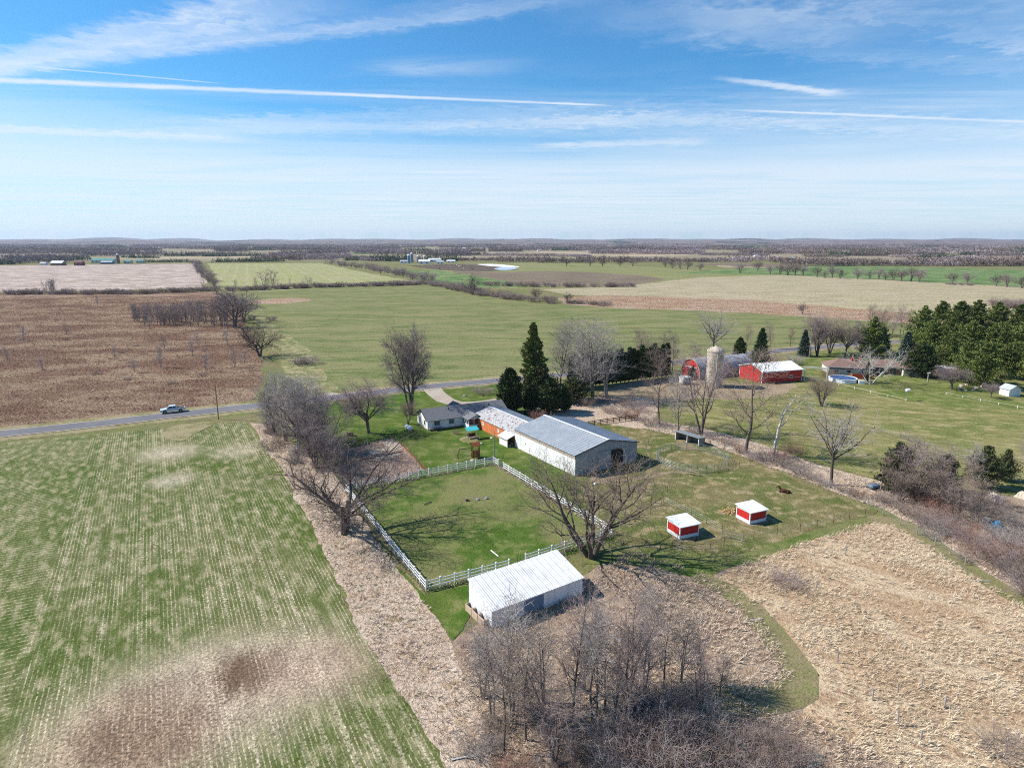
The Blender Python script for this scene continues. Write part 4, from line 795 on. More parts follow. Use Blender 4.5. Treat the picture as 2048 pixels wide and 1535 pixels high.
# ------------------------------------------------------------------ arena barn, stable, lean-to
AZ = radians(32.5)
ar = root_at(1150, 952, 'arena_barn', 'big arena barn with blue-grey metal roof, white panelled side and grey gable', 'barn', AZ)
Wd, Ln, Ev, Rg = 16.2, 21.8, 4.3, 6.1
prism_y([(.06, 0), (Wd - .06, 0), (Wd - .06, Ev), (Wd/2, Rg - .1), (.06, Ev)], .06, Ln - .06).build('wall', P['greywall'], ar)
roof_sheets(ar, (-.35, -.3, Ev + .0), (-.35, Ln + .2, Ev + .0), (Wd/2, Ln + .2, Rg + .06), (Wd/2, -.3, Rg + .06), 24, P['greyroof'], .05, .04, 3)
roof_sheets(ar, (Wd + .35, Ln + .2, Ev), (Wd + .35, -.3, Ev), (Wd/2, -.3, Rg + .06), (Wd/2, Ln + .2, Rg + .06), 24, P['greyroof'], .05, .04, 3)
MB().bar((Wd/2, -.35, Rg + .12), (Wd/2, Ln + .25, Rg + .12), .5, .06).build('ridge_cap', P['whitemetal'], ar)
for i in range(18):      # white wall panels, three courses
    y0 = i*Ln/18; y1 = (i+1)*Ln/18 - .03
    for z0, z1 in ((.05, 1.17), (1.2, 2.32), (2.35, 3.45)):
        MB().box(-.01, .055, y0 + .015, y1, z0, z1).build('wall_panel', P['white'], ar)
for i in range(9):
    y0 = i*Ln/9
    MB().box(-.10, .05, y0 + .02, y0 + Ln/9 - .03, 3.5, Ev - .1).build('fascia_board', P['tanfascia'], ar)
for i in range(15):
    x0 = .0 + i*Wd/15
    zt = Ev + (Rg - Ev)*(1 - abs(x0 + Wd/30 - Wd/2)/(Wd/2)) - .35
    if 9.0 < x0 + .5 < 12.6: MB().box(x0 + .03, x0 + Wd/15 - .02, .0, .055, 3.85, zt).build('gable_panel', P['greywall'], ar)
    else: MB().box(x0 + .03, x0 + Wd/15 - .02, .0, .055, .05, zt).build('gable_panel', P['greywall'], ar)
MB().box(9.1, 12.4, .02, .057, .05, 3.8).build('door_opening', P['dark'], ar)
d_ = MB().box(5.7, 9.0, -.12, -.03, .1, 3.8).build('sliding_door', P['greywall'], ar)
MB().bar((5.5, -.14, 3.9), (12.6, -.14, 3.9), .1, .14).build('door_rail', P['steel'], ar)
MB().box(-.02, .06, 17.3, 17.55, 1.7, 2.0).build('vent', P['black'], ar)
MB().bar((-.38, -.32, Ev - .02), (Wd/2, -.32, Rg + .02), .08, .16).bar((Wd/2, -.32, Rg + .02), (Wd + .38, -.32, Ev - .02), .08, .16).build('gable_trim', P['black'], ar)

o0 = ar.location.copy()
def arl(x, y):
    return Vector((o0.x + x*cos(AZ) - y*sin(AZ), o0.y + x*sin(AZ) + y*cos(AZ), 0))
sb = empty('stable', arl(.45, 22.05), AZ, 'long orange-sided stable with rust-flecked pale metal roof', 'stable')
Ws, Ls, Es, Rs = 10.2, 19.6, 2.8, 4.1
prism_y([(0, 0), (Ws, 0), (Ws, Es), (Ws/2, Rs - .08), (0, Es)], 0, Ls).build('wall', P['orange'], sb)
roof_sheets(sb, (-.3, .0, Es - .02), (-.3, Ls + .3, Es - .02), (Ws/2, Ls + .3, Rs + .05), (Ws/2, .0, Rs + .05), 20, P['rustroof'], .05, .04, 2)
roof_sheets(sb, (Ws + .3, Ls + .3, Es - .02), (Ws + .3, .0, Es - .02), (Ws/2, .0, Rs + .05), (Ws/2, Ls + .3, Rs + .05), 20, P['greyroof'], .05, .04, 2)
MB().bar((Ws/2, 0, Rs + .1), (Ws/2, Ls + .33, Rs + .1), .4, .05).build('ridge_cap', P['whitemetal'], sb)
MB().bar((-.3, Ls + .33, Es - .05), (Ws/2, Ls + .33, Rs + .02), .05, .2).bar((Ws/2, Ls + .33, Rs + .02), (Ws + .3, Ls + .33, Es - .05), .05, .2).build('gable_trim', P['whitemetal'], sb)
MB().box(-.06, .0 - .002, Ls - .14, Ls + .05, 0, Es - .1).build('corner_board', P['whitemetal'], sb)
for i in range(22):
    MB().box(-.035, -.003, i*Ls/22*.985 + .03, (i+1)*Ls/22*.985 - .015, .05, Es - .12).build('siding_board', P['orange'], sb)
for y in (14.6, 7.4): window(sb, (-.04, y, 1.75), (0, 1, 0), None, .8, .6, (-1, 0, 0), P['whitemetal'], P['cream'], 0)
MB().lathe([(.05, -.25), (.3, -.2), (.32, .25), (.28, .28)], 12).build('exhaust_fan', P['black'], sb, (-.15, 4.9, 1.8)).rotation_euler = (0, radians(-90), 0)

lt = empty('porch_shed', arl(-.75, 22.3), AZ, 'small white lean-to entry with open side between the orange stable and the arena barn', 'shed')
MB().box(-.9, -.85, 0, 3.4, 0, 2.0).build('front_wall', P['white'], lt)
MB().box(-.85, .7, 3.35, 3.4, 0, 2.1).build('side_wall', P['white'], lt)
MB().box(-.72, -.62, .06, .16, 0, 2.1).build('post', P['reddishwood'], lt)
MB().slab([(-1.3, -.3, 1.95), (-1.3, 3.7, 1.95), (1.15, 3.7, 2.85), (1.15, -.3, 2.85)], .1).build('roof', P['whitemetal'], lt)
MB().box(.45, .7, .3, .9, .05, .7).box(-.3, .1, .1, .5, .02, .5).build('stored_bins', P['greywood'], lt)

# ------------------------------------------------------------------ white house
HZ = radians(27)
hs = root_at(855.5, 860.5, 'ranch_house', 'white ranch house with dark grey shingle roof and glazed back porch', 'house', HZ)
HW, HL, HE, HR = 7.6, 21.5, 2.6, 4.5     # depth, length
MB().prism([(0, 0), (HW, 0), (HW, HE), (HW/2, HR - .1), (0, HE)], 0, HL).build('wall', P['white'], hs)
for (y0, z0, y1, z1, nm) in ((-.45, HE - .2, HW/2, HR, 'roof_slope'), (HW + .45, HE - .2, HW/2, HR, 'roof_slope')):
    MB().slab([(-.4, y0, z0), (HL + .4, y0, z0), (HL + .4, y1, z1), (-.4, y1, z1)], .12).build(nm, P['shingle'], hs)
MB().bar((-.42, -.45, HE - .28), (-.42, HW/2, HR - .07), .05, .18).bar((-.42, HW/2, HR - .07), (-.42, HW + .45, HE - .28), .05, .18).build('gable_trim', P['black'], hs)
for i in range(9): MB().box(-.015, .0 - .002, .05, HW - .05, .25 + i*.26, .25 + i*.26 + .245).build('clapboard', P['white'], hs)
for i in range(9): MB().box(.05, 11.0, -.015, -.002, .25 + i*.25, .25 + i*.25 + .235).build('clapboard', P['white'], hs)
MB().box(-.03, HL, -.03, HW, 0, .22).build('foundation', P['greywood'], hs)
window(hs, (2.4, -.02, 1.55), (1, 0, 0), None, 1.5, 1.25, (0, -1, 0))
window(hs, (6.2, -.02, 1.55), (1, 0, 0), None, 1.3, 1.25, (0, -1, 0))
for y in (2.0, 5.4): window(hs, (-.02, y, 1.55), (0, 1, 0), None, .9, 1.3, (-1, 0, 0), None, None, 0)
MB().box(.1, 3.4, -1.0, -.05, .5, .62).box(.15, .3, -.95, -.8, 0, .5).box(3.1, 3.25, -.95, -.8, 0, .5).build('wooden_step', P['greywood'], hs)
for x, y in ((6.5, 2.6), (8.7, 1.2), (17.5, 2.4)): MB().lathe([(.14, 0), (.14, .45), (.2, .46), (.2, .52)], 10).build('roof_vent', P['black'], hs, (x, y, HE - .2 + (HR - HE + .2)*(y + .45)/(HW/2 + .45) - .05))
# glazed porch with its own gable
px0, px1, pd = 9.3, 13.3, 3.6
MB().box(px0, px1, -pd, -.02, 0, 1.05).build('porch_base', P['white'], hs)
for x in (px0, px0 + 1.33, px0 + 2.67, px1 - .14): MB().box(x, x + .14, -pd + .005, -pd + .14, 1.05, 2.5).build('porch_post', P['white'], hs)
for y in (-2.4, -1.2): MB().box(px0 + .005, px0 + .14, y, y + .14, 1.05, 2.5).build('porch_post', P['white'], hs)
for i in range(3): MB().box(px0 + .14 + i*1.33, px0 + .14 + i*1.33 + 1.19, -pd + .06, -pd + .09, 1.07, 2.42).build('porch_pane', P['glass'], hs)
for i in range(3): MB().box(px0 + .06, px0 + .09, -pd + .14 + i*1.2, -pd + .14 + i*1.2 + 1.05, 1.07, 2.42).build('porch_pane', P['glass'], hs)
prism_y([(px0 + .02, 2.4), (px1 - .02, 2.4), (px1 - .02, 2.6), ((px0 + px1)/2, 3.35), (px0 + .02, 2.6)], -pd + .02, -.02).build('porch_gable', P['white'], hs)
xm = (px0 + px1)/2
MB().slab([(px0 - .4, -pd - .4, 2.42), (px0 - .4, .3, 2.42), (xm, 2.0, 3.62), (xm, -pd - .4, 3.52)], .1).build('porch_roof', P['shingle'], hs)
MB().slab([(px1 + .4, -pd - .4, 2.42), (px1 + .4, .3, 2.42), (xm, 2.0, 3.62), (xm, -pd - .4, 3.52)], .1).build('porch_roof', P['shingle'], hs)
MB().bar((px0 - .4, -pd - .42, 2.38), (xm, -pd - .42, 3.47), .04, .14).bar((xm, -pd - .42, 3.47), (px1 + .4, -pd - .42, 2.38), .04, .14).build('porch_trim', P['black'], hs)
# road-side cross gable
MB().slab([(8.0, HW + 2.2, 2.45), (8.0, HW/2 + .2, 2.45), (10.6, HW/2 + .2, HR + .0), (10.6, HW + 2.2, 4.1)], .1).build('front_gable_roof', P['shingle'], hs)
MB().slab([(13.2, HW + 2.2, 2.45), (13.2, HW/2 + .2, 2.45), (10.6, HW/2 + .2, HR + .0), (10.6, HW + 2.2, 4.1)], .1).build('front_gable_roof', P['shingle'], hs)
prism_y([(8.3, 0), (12.9, 0), (12.9, 2.4), (10.6, 3.9), (8.3, 2.4)], HW + .02, HW + 1.8).build('front_wing', P['white'], hs)
MB().box(14.2, 17.5, -.03, -.002, .1, 2.3).build('dark_siding', P['brownwall'], hs)

# ------------------------------------------------------------------ white pole shed in front
WZ = radians(34)
ws = root_at(984, 1257, 'pole_shed', 'white corrugated mono-pitch shed behind the bare trees of the thicket', 'shed', WZ)
SW, SD, SL_, SH = 13.9, 5.3, 2.45, 3.9     # length, depth, low and high eaves
MB().prism([(0, 0), (SD, 0), (SD, SH - .12), (0, SL_ - .12)], 0, SW).build('wall', P['whitemetal'], ws)
roof_sheets(ws, (-.12, -.3, SL_), (SW + .12, -.3, SL_), (SW + .12, SD + .25, SH + .08), (-.12, SD + .25, SH + .08), 15, P['shedroof'], .05, .07, 3)
for i in range(6): MB().box(-.03, -.003, i*SD/6 + .02, (i+1)*SD/6 - .01, .04, SL_ + (SH - SL_)*(i + .15)/6 - .15).build('wall_sheet', P['whitemetal'], ws)
for i in range(12): MB().box(i*SW/12 + .02, (i+1)*SW/12 - .01, -.03, -.003, .04, SL_ - .2).build('wall_sheet', P['whitemetal'], ws)
MB().box(4.6, 7.6, -.06, -.032, .1, 2.1).build('sliding_door', P['bluegrey'], ws)
bb_ = at(938, 1232)
for i in range(3):
    bn = empty('wooden_bin', Vector((bb_.x + .25, bb_.y + .1, 0)) + Vector((cos(WZ - pi/2), sin(WZ - pi/2), 0))*(i*1.5), WZ, 'open pale wooden compost bin against the end of the white shed', 'bin', 'wooden bins at the end of the white shed')
    for (x0, x1, y0, y1) in ((0, 1.4, 0, .07), (0, 1.4, 1.33, 1.4), (0, .07, .07, 1.33), (1.33, 1.4, .07, 1.33)):
        for z in (0, .34, .68): MB().box(x0, x1, y0, y1, z, z + .31).build('board', P['palewood'], bn)
    MB().box(.08, 1.32, .08, 1.32, 0, .45).build('fill', P['reddishwood'], bn)

# ------------------------------------------------------------------ two red and white run-in shelters
def run_in(px, py, rz, w, d, label):
    r = root_at(px, py, 'horse_shelter', label, 'shelter', rz, None)
    hN, hF = 2.05, 2.35
    def wall(x0, x1, y0, y1, nm):
        horiz = (x1 - x0) > (y1 - y0)
        a0, a1 = (x0, x1) if horiz else (y0, y1); n = 3
        MB().box(x0, x1, y0, y1, .0, .62).build('kick_board', P['white'], r)
        for i in range(n):
            b0 = a0 + (a1 - a0)*i/n + .01; b1 = a0 + (a1 - a0)*(i+1)/n - .01
            (MB().box(b0, b1, y0 + .02, y1 - .02, .63, hN - .18) if horiz else MB().box(x0 + .02, x1 - .02, b0, b1, .63, hN - .18)).build('red_panel', P['red'], r)
        MB().box(x0, x1, y0, y1, hN - .17, hN).build('top_rail', P['white'], r)
    wall(.1, w - .1, 0, .08, 'front'); wall(0, .08, .1, d - .1, 'side'); wall(w - .08, w, .1, d - .1, 'side')
    for x, y in ((0, 0), (w - .13, 0), (0, d - .13), (w - .13, d - .13)): MB().box(x - .02, x + .15, y - .02, y + .15, 0, hN).build('corner_post', P['white'], r)
    MB().slab([(-.25, -.25, hN + .08), (w + .25, -.25, hN + .08), (w + .25, d + .25, hF + .1), (-.25, d + .25, hF + .1)], .09).build('roof', P['whitemetal'], r)
    return r
run_in(1359, 1079, radians(23), 3.6, 3.2, 'small red and white horse shelter nearest the bare corner tree, standing on dark green turf')
run_in(1499, 1049, radians(24), 3.5, 3.1, 'small red and white horse shelter beside the heap of loose straw')
hp = root_at(1462, 1024, 'straw_pile', 'heap of loose golden straw beside the red and white shelter', 'straw')
rg_ = np.random.default_rng(5); n_ = 700
P0 = np.stack([rg_.normal(0, .7, n_), rg_.normal(0, .5, n_), np.abs(rg_.normal(0, .12, n_))], -1)
V_, F_ = kites(rg_, P0, unit(rg_.normal(0, 1, (n_, 3))*np.array([1, 1, .25])), np.full(n_, .6), np.full(n_, .05)); V_[:, 2] = np.maximum(V_[:, 2], .01)
link('loose_straw', np_mesh('loose_straw', V_, F_, P['straw']), hp)

# open grey lean-to
ln = root_at(1397, 893, 'open_shed', 'dark open-fronted animal shelter with two bays by the fence row', 'shelter', radians(126))
MB().box(0, 6.6, -2.2, -2.12, 0, 1.75).build('back_wall', P['greywood'], ln)
for x in (0, 3.2, 6.5): MB().box(x, x + .1, -2.12, -.05, 0, 1.85).build('partition', P['greywood'], ln)
for x in (0, 3.2, 6.5): MB().box(x - .02, x + .12, -.05, .08, 0, 1.95).build('post', P['white'], ln)
MB().slab([(-.2, .3, 2.1), (6.8, .3, 2.1), (6.8, -2.4, 1.8), (-.2, -2.4, 1.8)], .1).build('roof', P['steel'], ln)

# ------------------------------------------------------------------ red machine shed, quonset barn, silo
RZ = radians(17)
rs = root_at(1523, 767, 'machine_shed', 'bright red machine shed with white metal roof', 'shed', RZ)
RW, RL, RE, RR = 15.5, 11.5, 3.9, 5.6   # length (x), depth (y)
MB().prism([(0, 0), (RL, 0), (RL, RE), (RL/2, RR - .1), (0, RE)], 0, RW).build('wall', P['red'], rs)
roof_sheets(rs, (-.3, -.35, RE), (RW + .3, -.35, RE), (RW + .3, RL/2, RR + .05), (-.3, RL/2, RR + .05), 16, P['whitemetal'], .05, .04, 2)
roof_sheets(rs, (RW + .3, RL + .35, RE), (-.3, RL + .35, RE), (-.3, RL/2, RR + .05), (RW + .3, RL/2, RR + .05), 16, P['whitemetal'], .05, .04, 2)
for i in range(16): MB().box(i*RW/16 + .02, (i+1)*RW/16 - .01, -.04, -.003, .05, RE - .3).build('siding_sheet', P['red'], rs)
for i in range(12):
    y = (i + .5)*RL/12; zt = RE + (RR - RE)*(1 - abs(y - RL/2)/(RL/2)) - .35
    MB().box(-.04, -.003, y - RL/24 + .02, y + RL/24 - .01, .05, zt).build('siding_sheet', P['red'], rs)
for x, y in ((-.06, -.06), (RW - .1, -.06), (-.06, RL - .1)): MB().box(x, x + .18, y, y + .18, 0, RE - .05).build('corner_trim', P['whitemetal'], rs)
MB().bar((-.33, -.38, RE - .02), (-.33, RL/2, RR + .02), .05, .2).bar((-.33, RL/2, RR + .02), (-.33, RL + .38, RE - .02), .05, .2).build('gable_trim', P['whitemetal'], rs)
MB().bar((-.3, -.4, RE - .08), (RW + .3, -.4, RE - .08), .05, .16).build('eave_trim', P['whitemetal'], rs)
MB().box(1.2, 5.2, -.10, -.045, .1, 3.3).build('sliding_door', P['redwood'], rs)
MB().bar((1.0, -.12, 3.4), (9.6, -.12, 3.4), .08, .12).build('door_rail', P['whitemetal'], rs)
window(rs, (11.2, -.045, 1.7), (1, 0, 0), None, 1.2, 1.0, (0, -1, 0), P['whitemetal'])

QZ = radians(-52)
qa = at(1352, 752); qb = at(1408, 757)
QW = 9.4; qd = radians(25)
qn = empty('round_roofed_barn', ((qa.x + qb.x)/2, (qa.y + qb.y)/2, 0), qd, 'round-roofed barn with rusty galvanised roof and red arched front', 'barn')
prof = [(QW/2*cos(a)*(1.0 if abs(cos(a)) > .5 else 1), 6.3*sin(a)**.85 if sin(a) > 0 else 0) for a in np.linspace(0, pi, 17)]
QL = 24.0
# local x runs along the barn, y across
MB().prism([(y, max(0, z - .12)) for y, z in prof], .3, QL - .2).build('wall', P['redwood'], qn)
for i in range(12):
    x0, x1 = i*QL/12 + .01, (i+1)*QL/12 - .01
    vs = [(x, y*1.01, z + .02) for x in (x0, x1) for y, z in prof]; n = len(prof)
    vs += [(x, y*.985, max(0, z - .06)) for x in (x0, x1) for y, z in prof]
    fs = [(k, k+1, n+k+1, n+k) for k in range(n-1)] + [(2*n+k, 3*n+k, 3*n+k+1, 2*n+k+1) for k in range(n-1)] + [(k, 2*n+k, 2*n+k+1, k+1) for k in range(n-1)] + [(n+k, n+k+1, 3*n+k+1, 3*n+k) for k in range(n-1)]
    MB().add(vs, fs).build('roof_sheet', P['galv'], qn)
for k in range(-4, 4):
    y0, y1 = k*QW/8 + .02, (k+1)*QW/8 - .02; ym = max(abs(y0), abs(y1)); zt = 6.1*sqrt(max(0, 1 - (ym/(QW/2))**2))**.85 - .2
    if -2 <= k < 1:
        MB().box(.18, .28, y0, y1, 3.6, max(3.8, zt)).build('board', P['red'], qn)
    elif zt > .4: MB().box(.18, .28, y0, y1, .05, zt).build('board', P['red'], qn)
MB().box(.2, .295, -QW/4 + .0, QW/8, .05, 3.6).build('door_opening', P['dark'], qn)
MB().bar((.12, -3.2, 3.7), (.12, 3.4, 3.5), .1, .22).build('door_header', P['whitemetal'], qn)
am = MB(); 
for k in range(16): am.bar((.05, prof[k][0]*1.02, prof[k][1] + .03), (.05, prof[k+1][0]*1.02, prof[k+1][1] + .03), .22, .22)
am.build('arch_trim', P['palewood'], qn)
MB().lathe([(.35, 0), (.35, .9), (.5, .95), (.05, 1.4)], 12).build('roof_ventilator', P['galv'], qn, (9.5, 0, 6.2))

sl_ = root_at(1427, 772, 'silo', 'tall stained concrete stave silo with domed cap', 'silo')
SR, SHt = 2.55, 11.3
for i in range(9): MB().lathe([(SR, i*SHt/9 + .02), (SR, (i+1)*SHt/9 - .05), (SR + .03, (i+1)*SHt/9 - .045), (SR + .03, (i+1)*SHt/9)], 28).build('stave_ring', P['concrete'], sl_)
MB().lathe([(SR + .12, SHt - .05), (SR + .12, SHt + .12), (SR*.9, SHt + .6), (SR*.55, SHt + 1.15), (.3, SHt + 1.5), (.25, SHt + 1.75), (.02, SHt + 1.8)], 28).build('dome_cap', P['concrete'], sl_)
MB().box(-.35, .35, -SR - .3, -SR + .05, .3, SHt - .6).build('chute', P['concrete'], sl_)
bx_ = root_at(1366, 770, 'white_trailer', 'white and blue box trailer parked in front of the round-roofed barn', 'trailer', radians(20))
MB().box(0, 3.0, 0, 2.3, .45, 2.5).build('box_body', P['whitemetal'], bx_)
MB().box(.05, 2.95, -.03, -.002, .5, 2.2).build('blue_panel', P['bluegrey'], bx_)
for x in (.5, 1.9): MB().lathe([(.28, -.1), (.33, -.06), (.33, .06), (.28, .1)], 14).build('wheel', P['tyre'], bx_, (x, .15, .33)).rotation_euler = (pi/2, 0, 0)

# ------------------------------------------------------------------ brown-roofed house on the right
bhz = radians(-12)
bh = root_at(1656, 748, 'hip_roof_house', 'low house with brown hipped roofs and pale walls beside the pool', 'house', bhz)
def hip(x0, x1, y0, y1, z0, z1, nm, ins):
    a = .55; q = [(x0 - a, y0 - a, z0), (x1 + a, y0 - a, z0), (x1 + a, y1 + a, z0), (x0 - a, y1 + a, z0)]
    ym = (y0 + y1)/2; r0, r1 = (x0 + ins, ym, z1), (x1 - ins, ym, z1)
    vs = q + [r0, r1] + [(p[0], p[1], p[2] - .18) for p in q]
    MB().add(vs, [(0, 1, 5, 4), (1, 2, 5), (2, 3, 4, 5), (3, 0, 4), (0, 6, 7, 1), (1, 7, 8, 2), (2, 8, 9, 3), (3, 9, 6, 0), (9, 8, 7, 6)]).build(nm, P['brownshingle'], bh)
    MB().bar((x0 - a, y0 - a - .03, z0 - .1), (x1 + a, y0 - a - .03, z0 - .1), .06, .2).build('gutter', P['whitemetal'], bh)
MB().box(0, 14, 0, 9, 0, 2.75).build('wall', P['cream'], bh); hip(0, 14, 0, 9, 2.7, 4.9, 'hip_roof', 4.2)
MB().box(14.02, 24, 3.5, 11, 0, 2.7).build('wing_wall', P['brownwall'], bh); hip(14.6, 24, 3.5, 11, 2.68, 4.6, 'hip_roof', 1.5)
MB().box(24.02, 31, 1.5, 9.5, 0, 2.7).build('end_wall', P['cream'], bh); hip(24.4, 31, 1.5, 9.5, 2.72, 4.5, 'hip_roof', 3.2)
MB().box(0.2, 13.8, -.03, -.003, 1.95, 2.5).build('window_band', P['glass'], bh)
for x in (2.5, 6.5, 10.5): window(bh, (x, -.035, 1.2), (1, 0, 0), None, 1.2, .9, (0, -1, 0), P['cream'])
for x in (15.5, 18.5, 21.5): window(bh, (x, 3.48, 1.3), (1, 0, 0), None, 1.6, 1.6, (0, -1, 0), P['brownwall'])
window(bh, (29.3, 1.48, 1.4), (1, 0, 0), None, 2.0, 1.5, (0, -1, 0), P['brownwall'])
for x in (8.0, 10.6): MB().box(x, x + .8, 3.2, 4.0, 4.2, 5.6).build('chimney', P['redwood'], bh)
pl_ = root_at(1685, 762, 'swimming_pool', 'round above-ground pool with blue cover and white rim', 'pool', bhz)
MB().lathe([(4.2, 0), (4.2, 1.15), (4.32, 1.16), (4.32, 1.26), (4.0, 1.26), (4.0, 1.05)], 30).build('pool_wall', P['whitemetal'], pl_)
rg_ = np.random.default_rng(3); mbp = MB(); ring = []
vs = [(0, 0, 1.25)]
for r_ in (1.2, 2.5, 3.98):
    for k in range(24): vs.append((r_*cos(k*pi/12), r_*sin(k*pi/12), 1.16 + rg_.uniform(-.06, .22)*(r_ < 3.9)))
fs = [(0, 1 + k, 1 + (k+1) % 24) for k in range(24)] + [(1 + j*24 + k, 1 + (j+1)*24 + k, 1 + (j+1)*24 + (k+1) % 24, 1 + j*24 + (k+1) % 24) for j in range(2) for k in range(24)]
mbp.add(vs, fs).build('pool_cover', P['blue'], pl_)
dk = root_at(1704, 757, 'wooden_deck', 'orange-red wooden deck screen beside the pool', 'deck', bhz)
for i in range(10): MB().box(i*.62, i*.62 + .58, 0, .08, 0, 1.75).build('board', P['orangebox'], dk)
MB().box(0, 6.2, .1, 3, 1.0, 1.12).build('deck_floor', P['orangebox'], dk)
bx2 = root_at(1718, 768, 'storage_box', 'small white storage box between the pool and the narrow cedar', 'box', bhz)
MB().box(0, 1.7, 0, .9, 0, 1.05).build('box_body', P['white'], bx2); MB().slab([(-.08, -.08, 1.15), (1.78, -.08, 1.15), (1.78, .98, 1.2), (-.08, .98, 1.2)], .08).build('lid', P['whitemetal'], bx2)
# white garden shed and low white outbuilding
gs = root_at(2017, 793, 'garden_shed', 'little white gabled garden shed at the end of the long white rail', 'shed', radians(10))
prism_y([(0, 0), (4, 0), (4, 2.1), (2, 3.2), (0, 2.1)], 0, 3.2).build('wall', P['white'], gs)
for x in (-.25, 4.25): MB().slab([(x, -.3, 2.05), (x, 3.5, 2.05), (2, 3.5, 3.3), (2, -.3, 3.3)], .08).build('roof_slope', P['greyroof'], gs)
for i in range(5): MB().box(i*.8 + .02, i*.8 + .78, -.03, -.003, .05, 2.0).build('board', P['white'], gs)
ob = root_at(1877, 752, 'outbuilding', 'low pale building half hidden behind the reddish fruit tree', 'shed', radians(-8))
MB().box(0, 9, 0, 4, 0, 2.3).build('wall', P['cream'], ob); MB().slab([(-.3, -.3, 2.4), (9.3, -.3, 2.4), (9.3, 4.3, 2.9), (-.3, 4.3, 2.9)], .12).build('roof', P['whitemetal'], ob)
window(ob, (2.2, -.02, 1.3), (1, 0, 0), None, 1.4, 1.0, (0, -1, 0)); MB().box(5, 6.1, -.04, -.003, .05, 2.0).build('door', P['bluegrey'], ob)
# ------------------------------------------------------------------ white vinyl paddock fence
post_me = MB().box(-.075, .075, -.075, .075, 0, 1.48).box(-.1, .1, -.1, .1, 1.48, 1.53).mesh('fence_post', P['vinyl'])
rail_cache = {}
def rail_mesh(L, h=.14, t=.05, m=None, key='v'):
    k = (round(L, 2), h, key)
    if k not in rail_cache: rail_cache[k] = MB().box(.075, k[0] - .075, -t/2, t/2, -h/2, h/2).mesh('fence_rail', m or P['vinyl'])
    return rail_cache[k]
def rail_fence(a, b, n, label, post=post_me, heights=(.42, .86, 1.3), name='white_rail_fence', cat='fence', m=None, key='v', h=.14, t=.05, last=True, group=None):
    d = b - a; L = d.length; rz = math.atan2(d.y, d.x); r = empty(name, (a.x, a.y, 0), rz, label, cat, group)
    for i in range(n + (1 if last else 0)): link('post', post, r, (i*L/n, 0, 0))
    rm = rail_mesh(L/n, h, t, m, key)
    for i in range(n):
        for z in heights: link('rail', rm, r, (i*L/n, 0, z))
    return r
SWc, NWc, NEc, SEc = at(852, 1180), at(692, 982), at(987, 926), at(1224, 1069)
south = SEc - SWc
rail_fence(SWc, at(1018, 1137), 6, 'white three-rail fence run between the white shed and the paddock turf, ending at a gap')
rail_fence(at(1051, 1126), SEc, 7, 'white three-rail fence run ending at the large bare corner tree')
rail_fence(NWc, SWc, 19, 'white three-rail fence run along the dead grass beside the gnarled spreading tree', last=False)
rail_fence(NWc, NEc, 15, 'white three-rail fence run along the garden and play tower')
e1 = NEc.lerp(SEc, 2.1/(SEc - NEc).length); e2 = NEc.lerp(SEc, 4.2/(SEc - NEc).length)
rail_fence(NEc, e1, 1, 'single white fence bay between the paddock corner and the dark steel gate', last=True)
rail_fence(e2, SEc, 16, 'white three-rail fence run facing the white side of the arena barn', last=False)
gd = e2 - e1; gt = empty('steel_gate', (e1.x, e1.y, 0), math.atan2(gd.y, gd.x), 'dark green tubular gate set in the white fence by the arena barn', 'gate')
for i, z in enumerate((.3, .5, .7, .92, 1.15, 1.38)): MB().tube([(.12, 0, z), (gd.length - .12, 0, z)], .025, 6).build('bar', P['gate'], gt)
for x in (.12, gd.length/2, gd.length - .12): MB().tube([(x, 0, .22), (x, 0, 1.42)], .03, 6).build('upright', P['gate'], gt)
g0, g1 = at(1018, 1137), at(1051, 1126); gd = g1 - g0
gt = empty('wire_gate', (g0.x + gd.x*.03, g0.y + gd.y*.03, 0), math.atan2(gd.y, gd.x), 'thin wire gate closing the gap in the white fence near the white shed', 'gate')
for z in (.25, .6, .95, 1.25): MB().tube([(0.05, 0, z), (gd.length*.94, 0, z)], .014, 5).build('wire', P['steel'], gt)
for x in (gd.length*.47, gd.length*.9): MB().tube([(x, 0, 0), (x, 0, 1.35)], .04, 6).build('stake', P['darkwood'], gt)

# ------------------------------------------------------------------ wire fences
wpost = MB().tube([(0, 0, 0), (0, 0, 1.45)], .07, 6).mesh('wood_post', P['greywood'])
tpost = MB().tube([(0, 0, 0), (0, 0, 1.35)], .045, 5).mesh('steel_post', P['darkwood'])
def wire_fence(pts, label, step=4.0, post=wpost, wires=(.4, .75, 1.1), wr=.012, group=None):
    W_ = [at(*p) for p in pts]; r = empty('wire_fence', W_[0], 0, label, 'fence', group); o = W_[0]
    allp = []
    for a, b in zip(W_, W_[1:]):
        n = max(1, round((b - a).length/step)); allp += [a.lerp(b, i/n) for i in range(n)]
    allp.append(W_[-1])
    for p in allp:
        q = link('post', post, r, p - o); q.rotation_euler = (RT.uniform(-.05, .05), RT.uniform(-.05, .05), 0)
    for z in wires:
        MB().tube([p - o + Vector((0, .05, z)) for p in allp], wr, 4).build('wire', P['steel'], r)
wire_fence([(1290, 850), (1345, 866), (1420, 890), (1540, 925), (1660, 975), (1735, 1010), (1800, 1050), (1870, 1090), (1930, 1130)], 'post and wire fence along the row of bare trees beside the horse paddock')
wire_fence([(1327, 1005), (1355, 1018), (1383, 1031), (1413, 1047), (1443, 1064)], 'short post and wire fence between the two red and white shelters', 2.8, tpost)
wire_fence([(1345, 1098), (1420, 1098), (1448, 1090), (1507, 1076), (1600, 1062), (1730, 1030)], 'post and wire fence along the dry grass meadow edge', 4.0, tpost)
